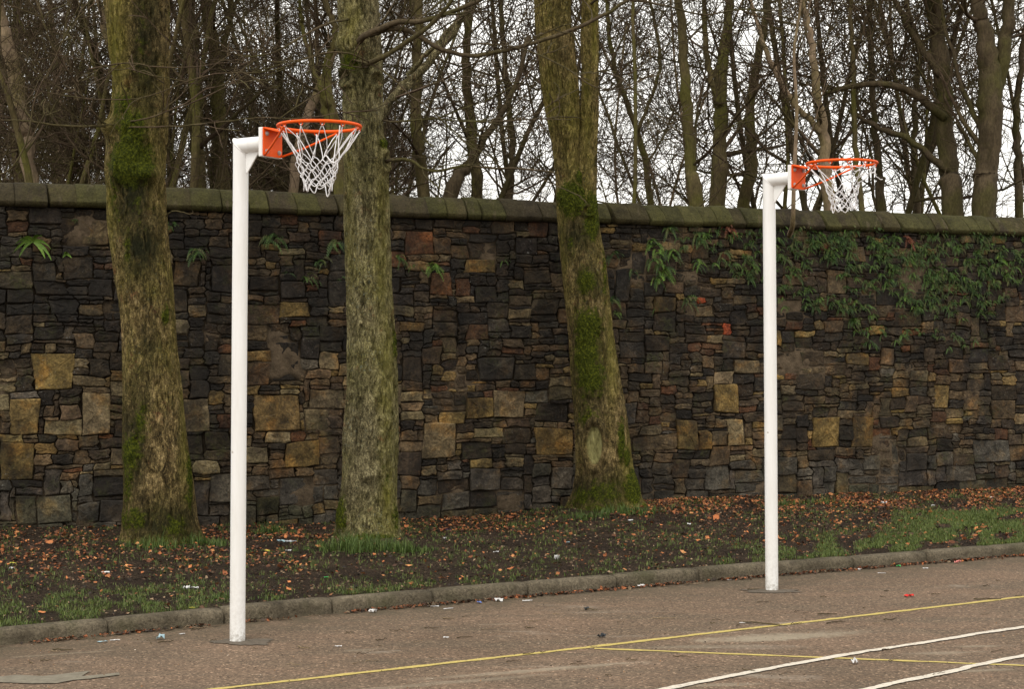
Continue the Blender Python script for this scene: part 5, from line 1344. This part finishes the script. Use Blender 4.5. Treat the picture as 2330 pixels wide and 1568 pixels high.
obj('soil_crumbs', V, Fc, M['dead_leaf'], None, True, {'col': C_}, kind='stuff', label='crumbs of bark, twig and leaf on the bare soil')
def where_v(p):
    q = CX + p[0] / p[1] * F; r = (p[1] - kerb_y(p[0])) / (wall_y(p[0]) - kerb_y(p[0]))
    a = next(b for a, b in [(250, 'at the left end'), (480, 'below the left mossy trunk'), (720, 'right of the nearer post'), (950, 'below the middle trunk'), (1200, 'right of the middle trunk'), (1450, 'below the forked trunk'), (1730, 'left of the farther post'), (2000, 'right of the farther post'), (99999, 'at the right end')] if q < a)
    return a + (', near the wall' if r > .66 else (', near the kerb' if r < .33 else ', halfway to the wall'))
# single larger leaves lying apart on the open soil
rg = np.random.default_rng(99)
for i in range(46):
    px = rg.uniform(20, 2300); kb = 1424 - .0777 * px; py = rg.uniform(1185 - .02 * px, kb - 14)
    g0 = G(px, py, .08); z = float(ground_z(g0[0], g0[1])); g0[2] = z
    V, Fc, C_ = leaves(g0[None], 0.045, 400 + i, LC[:2] + LC[4:5], .3, .014)
    obj('fallen_leaf', V, Fc, M['dead_leaf'], None, True, {'col': C_}, loc=g0, label='single brown leaf on the verge ' + where_v(g0), cat='leaf', group='single fallen leaves on the verge')
# gutter debris along the kerb
n = 4200; rg = np.random.default_rng(101)
x = rg.uniform(-4.5, 7.5, n); cl = fnoise(x, x * 0, 66, 2.3, 3); kp = rg.random(n) < smooth01((cl - .28) * 4); x = x[kp]; y = kerb_y(x) - 0.008 - np.abs(rg.normal(0, .035, len(x)))
V, Fc, C_ = leaves(np.stack([x, y, 0 * x + .002], 1), 0.026, 102, LC[:1] + LC[2:4] + [(0.05, 0.035, 0.025), (0.07, 0.05, 0.03), (0.14, 0.10, 0.06), (0.035, 0.025, 0.018), (0.10, 0.05, 0.028)], .5, .008)
obj('gutter_debris', V, Fc, M['dead_leaf'], None, True, {'col': C_}, kind='stuff', label='broken leaves and dirt gathered against the kerb')
n = 2300
qx = rg.uniform(-60, 2420, n); qy = CY + 560 + 230 * rg.random(n) ** .9; 
V_ = np.array([G(a, b) for a, b in zip(qx, qy)]); keep = V_[:, 1] < kerb_y(V_[:, 0]) - .05; V_ = V_[keep]
V, Fc, C_ = leaves(V_, 0.008, 103, [(0.05, 0.035, 0.025), (0.32, 0.26, 0.20), (0.10, 0.06, 0.035), (0.05, 0.035, 0.025), (0.24, 0.12, 0.05)], .3, .003)
obj('court_grit', V, Fc, M['dead_leaf'], None, True, {'col': C_}, kind='stuff', label='tiny crumbs scattered over the tarmac')

# twigs on the tarmac
rg = np.random.default_rng(105)
def where(p):
    q = CX + p[0] / p[1] * F
    for a, b in [(150, 'at the far left'), (340, 'left of the nearer post'), (520, 'close left of the nearer post'), (700, 'close right of the nearer post'), (900, 'below the middle trunk'), (1100, 'midway between middle and forked trunk'),
                 (1300, 'left of where the yellow lines meet'), (1450, 'below the forked trunk'), (1600, 'right of where the yellow lines meet'), (1760, 'close left of the farther post'), (1950, 'close right of the farther post'), (2150, 'well right of the farther post')]:
        if q < a: return b
    return 'at the far right'
def twig(p, L, r, ang, mat, seed, label, group):
    q = F * EYE / p[1] + CY
    label = label + ' ' + where(p) + ('' if 'gutter' in group else (' near the kerb' if p[1] > kerb_y(p[0]) - .8 else (' far from the kerb' if p[1] < kerb_y(p[0]) - 1.6 else '')))
    rg = np.random.default_rng(seed); T = Tubes(); d = np.array([math.cos(ang), math.sin(ang), 0])
    q = grow(p + np.array([0, 0, r + .002]), d, L, 7, .13, 0, rg); q[:, 2] = p[2] + r + .002 + np.abs(rg.normal(0, .004, 8)); T.add(q, np.linspace(r, r * .5, 8), 5)
    if L > .12:
        q2 = grow(q[3], norm(d + rg.normal(0, .6, 3) * np.array([1, 1, 0])), L * .35, 3, .1, 0, rg); q2[:, 2] = q[3][2]; T.add(q2, np.linspace(r * .7, r * .4, 4), 5)
    V, Fs = T.arrays(); obj('fallen_twig', V, Fs, mat, None, True, loc=p, label=label, cat='twig', group=group)
SPOTS = [(850, 1387, .2), (620, 1395, .15), (350, 1420, .1), (1380, 1330, .1)]
for i, (a, b, L) in enumerate([(360, 1330 + 134, .10), (690, 1392, .16), (1330, 1388, .10), (120, 1480, .12), (2215, 1365, .20), (1690, 1418, .30), (1880, 1420, .16), (1860, 1400, .14), (2010, 1412, .10), (1700, 1333 + 10, .08)]):
    g0 = G(a, b); 
    twig(g0, L, .0042, rg.uniform(-.4, .6), M['wood_dark'], 500 + i, 'dark bent twig on tarmac', 'twigs lying on the court')
for i in range(75):
    px = rg.uniform(0, 2329); py = rg.uniform(1400 - .06 * px + 60, 1540) if rg.random() < .75 else rg.uniform(1440 - .07 * px + 40, 1480 - .06 * px + 40)
    g0 = G(px, py)
    if g0[1] > kerb_y(g0[0]) - .1: continue
    twig(g0, rg.uniform(.03, .12), rg.uniform(.0018, .0036), rg.uniform(-.7, .9), M[['wood_dark', 'twig', 'wood_pale'][int(rg.integers(3))]], 600 + i, 'short twig on tarmac', 'twigs lying on the court')
for i in range(60):
    x = rg.uniform(-3.5, 6.5); g0 = np.array([x, float(kerb_y(x)) - rg.uniform(.02, .12), 0.0])
    twig(g0, rg.uniform(.05, .16), rg.uniform(.002, .0045), rg.uniform(.3, .8), M[['twig_pale', 'twig', 'wood_pale'][int(rg.integers(3))]], 700 + i, 'short twig in the kerb gutter', 'twigs in the gutter by the kerb')

# ------------------------------------------------------------------ litter
WH, BL, RE, GN, YE, PU, DK, CY_ = (0.58, 0.57, 0.56), (0.10, 0.17, 0.45), (0.65, 0.02, 0.015), (0.05, 0.40, 0.10), (0.55, 0.50, 0.08), (0.16, 0.08, 0.22), (0.03, 0.035, 0.04), (0.30, 0.42, 0.46)
def scrap(px, py, L, W, col, name, label, seed, ang=None, onverge=False, crump=.3):
    rg = np.random.default_rng(seed); g0 = G(px, py, .08 if onverge else 0.0)
    if onverge: g0[2] = float(ground_z(g0[0], g0[1]))
    n, m = 6, 4; a = rg.uniform(-.4, .6) if ang is None else ang; u = np.array([math.cos(a), math.sin(a), 0]); v = np.array([-u[1], u[0], 0]); V = []; edge = rg.normal(0, .12, (m, n, 2))
    h = rg.uniform(0, 1, (m, n)) * W * crump
    for j in range(m):
        for i in range(n): V.append(g0 + u * L * ((i / (n - 1) - .5) + edge[j, i, 0] * .3) + v * W * ((j / (m - 1) - .5) + edge[j, i, 1] * .5) + np.array([0, 0, .006 + h[j, i]]))
    Fc = [(j * n + i, j * n + i + 1, (j + 1) * n + i + 1, (j + 1) * n + i) for j in range(m - 1) for i in range(n - 1)]
    # thickness
    k = len(V); V += [p - np.array([0, 0, .0025]) for p in V]; Fc += [tuple(q + k for q in f[::-1]) for f in Fc]
    bd = [i for i in range(n)] + [j * n + n - 1 for j in range(1, m)] + [(m - 1) * n + i for i in range(n - 2, -1, -1)] + [j * n for j in range(m - 2, 0, -1)]
    Fc += [(bd[q], bd[(q + 1) % len(bd)], bd[(q + 1) % len(bd)] + k, bd[q] + k)[::-1] for q in range(len(bd))]
    obj(name, V, Fc, M['scrap'], None, False, {'col': np.repeat(np.array(col)[None], len(V), 0)}, loc=g0, label=label, cat='litter', group='litter scattered on court and verge')
LIT = [(2068, 1358, .055, .03, RE, 'red plastic scrap lying alone on the tarmac right of the farther post', 0, .5), (1458, 1336, .05, .03, WH, 'white and purple wrapper in the gutter left of the farther post', 0, .5),
       (1135, 1368, .05, .035, WH, 'largest white scrap in the gutter between the posts', 0, .5), (1090, 1373, .025, .02, BL, 'small blue scrap in the gutter between the posts', 0, .5),
       (985, 1381, .07, .012, WH, 'white paper stick in the gutter near a kerb joint', 0, .3), (1020, 1386, .06, .008, WH, 'second thinner white stick in front of the gutter stick', 0, .3), (848, 1394, .045, .025, WH, 'crumpled whitish wrapper in the gutter right of the nearer post', 0, .7),
       (233, 1462, .05, .014, CY_, 'pale blue wrapper in the gutter at the left', 0, .4), (262, 1458, .05, .010, WH, 'thin white strip in the gutter left of the nearer post', 0, .3), (365, 1455, .04, .03, CY_, 'bluish crumpled scrap by the kerb joint left of the nearer post', 0, .8), (582, 1391, .08, .014, WH, 'white strip lying against the kerb behind the nearer post', 0, .3),
       (1267, 1272, .035, .035, WH, 'white crumpled ball on the soil between forked trunk and kerb', 1, 1.0), (424, 1333, .035, .03, WH, 'white scrap on the soil left of the nearer post', 1, .6), (443, 1334, .045, .02, WH, 'second white scrap close beside another left of the nearer post', 1, .6),
       (240, 1293, .05, .02, WH, 'white scrap among leaves below the left mossy trunk', 1, .6), (640, 1225, .06, .03, CY_, 'pale plastic scrap by the wall right of the nearer post', 1, .6), (662, 1228, .08, .04, (.4, .42, .44), 'grey flat wrapper by the wall right of the nearer post', 1, .3),
       (608, 1245, .04, .018, YE, 'yellow wrapper scrap close right of the nearer post', 1, .4), (655, 1247, .04, .018, WH, 'white scrap on soil right of the yellow wrapper', 1, .5), (742, 1310, .03, .012, GN, 'bright green scrap on the soil right of the nearer post', 1, .4),
       (1290, 1226, .035, .012, CY_, 'pale turquoise scrap on the soil left of the forked trunk foot', 1, .4), (1015, 1190, .08, .02, PU, 'purple and white wrapper among leaves by the wall', 1, .6), (1012, 1217, .03, .02, WH, 'small white scrap below the purple wrapper', 1, .5),
       (1434, 1183, .045, .015, WH, 'white scrap in front of the forked trunk', 1, .4), (1128, 1247, .04, .012, WH, 'thin white paper on soil right of the middle trunk', 1, .4), (1660, 1212 + 108, .05, .008, WH, 'thin white stick close before the kerb left of the farther post', 0, .3),
       (1820, 1305, .06, .012, WH, 'white stick in the gutter just right of the farther post', 0, .4), (1955, 1297, .02, .015, WH, 'white crumb in the gutter right of the farther post', 0, .6), (2005, 1305, .05, .008, WH, 'flat white stick below the gutter leaves at right', 0, .3), (2043, 1290, .03, .02, GN, 'small green scrap in the gutter at the right', 0, .6),
       (2105, 1294, .035, .01, WH, 'white scrap in the gutter near the right end', 0, .4), (2178, 1282, .04, .02, (.7, .25, .22), 'pink and white wrapper leaning by the kerb at right', 0, 1.1), (1768, 1292, .045, .01, YE, 'yellow strip in the gutter by the farther post', 0, .3),
       (2010, 1142, .05, .03, WH, 'white crumpled scrap among red leaves under the wall at right', 1, .8), (2122, 1146, .035, .02, WH, 'white round scrap in leaves below the wall at far right', 1, .6), (2255, 1130, .04, .02, WH, 'white scrap against the wall foot near the right edge', 1, .6), (1567, 1192, .03, .02, WH, 'white scrap at the left end of the leaves behind the farther post', 1, .5),
       (1765, 1207 + 15, .025, .015, BL, 'tiny blue scrap on the verge behind the farther post', 1, .5), (1368, 1451, .045, .022, DK, 'dark crumpled lump on the tarmac above the yellow line', 0, 1.0), (1334, 1388, .03, .015, DK, 'small black lump on the tarmac between the posts', 0, 1.0),
       (1702, 1418, .09, .007, WH, 'white paper strip just above the yellow line right of centre', 0, .2), (1944, 1540 - 29, .03, .03, WH, 'white pebble sized scrap between yellow and white lines', 0, .9), (770, 1472, .035, .012, WH, 'white flake on the tarmac right of the nearer post', 0, .3), (414, 1444, .03, .01, WH, 'white flake before the gutter left of the nearer post', 0, .3),
       (1015, 1452, .03, .012, WH, 'white flake on the tarmac midway before the yellow line', 0, .3), (27, 1270, .05, .015, YE, 'yellowish wrapper on the soil at the left edge', 1, .4), (27, 1284, .03, .02, WH, 'white crumb below the yellowish wrapper at left edge', 1, .6), (438, 1387 + 0, .03, .015, YE, 'yellow and white scrap on top of the kerb left of the nearer post', 1, .5),
       (1200, 1388 - 20, .06, .012, WH, 'flat white scrap in the gutter right of the largest one', 0, .3), (1480, 1307, .03, .01, WH, 'white fleck at the kerb left of the farther post', 0, .3), (1027, 1310 + 56, .02, .01, RE, 'tiny red fleck in the gutter between posts', 0, .3)]
for i, (a, b, L, W, c_, lb, ov, cr) in enumerate(LIT):
    scrap(a, b, L * 1.15, W * 1.15, c_, 'paper_scrap' if c_ in (WH, CY_) else 'litter_scrap', lb, 900 + i, None, bool(ov), cr)
print('stones', len(stones), 'objects', len(bpy.data.objects))
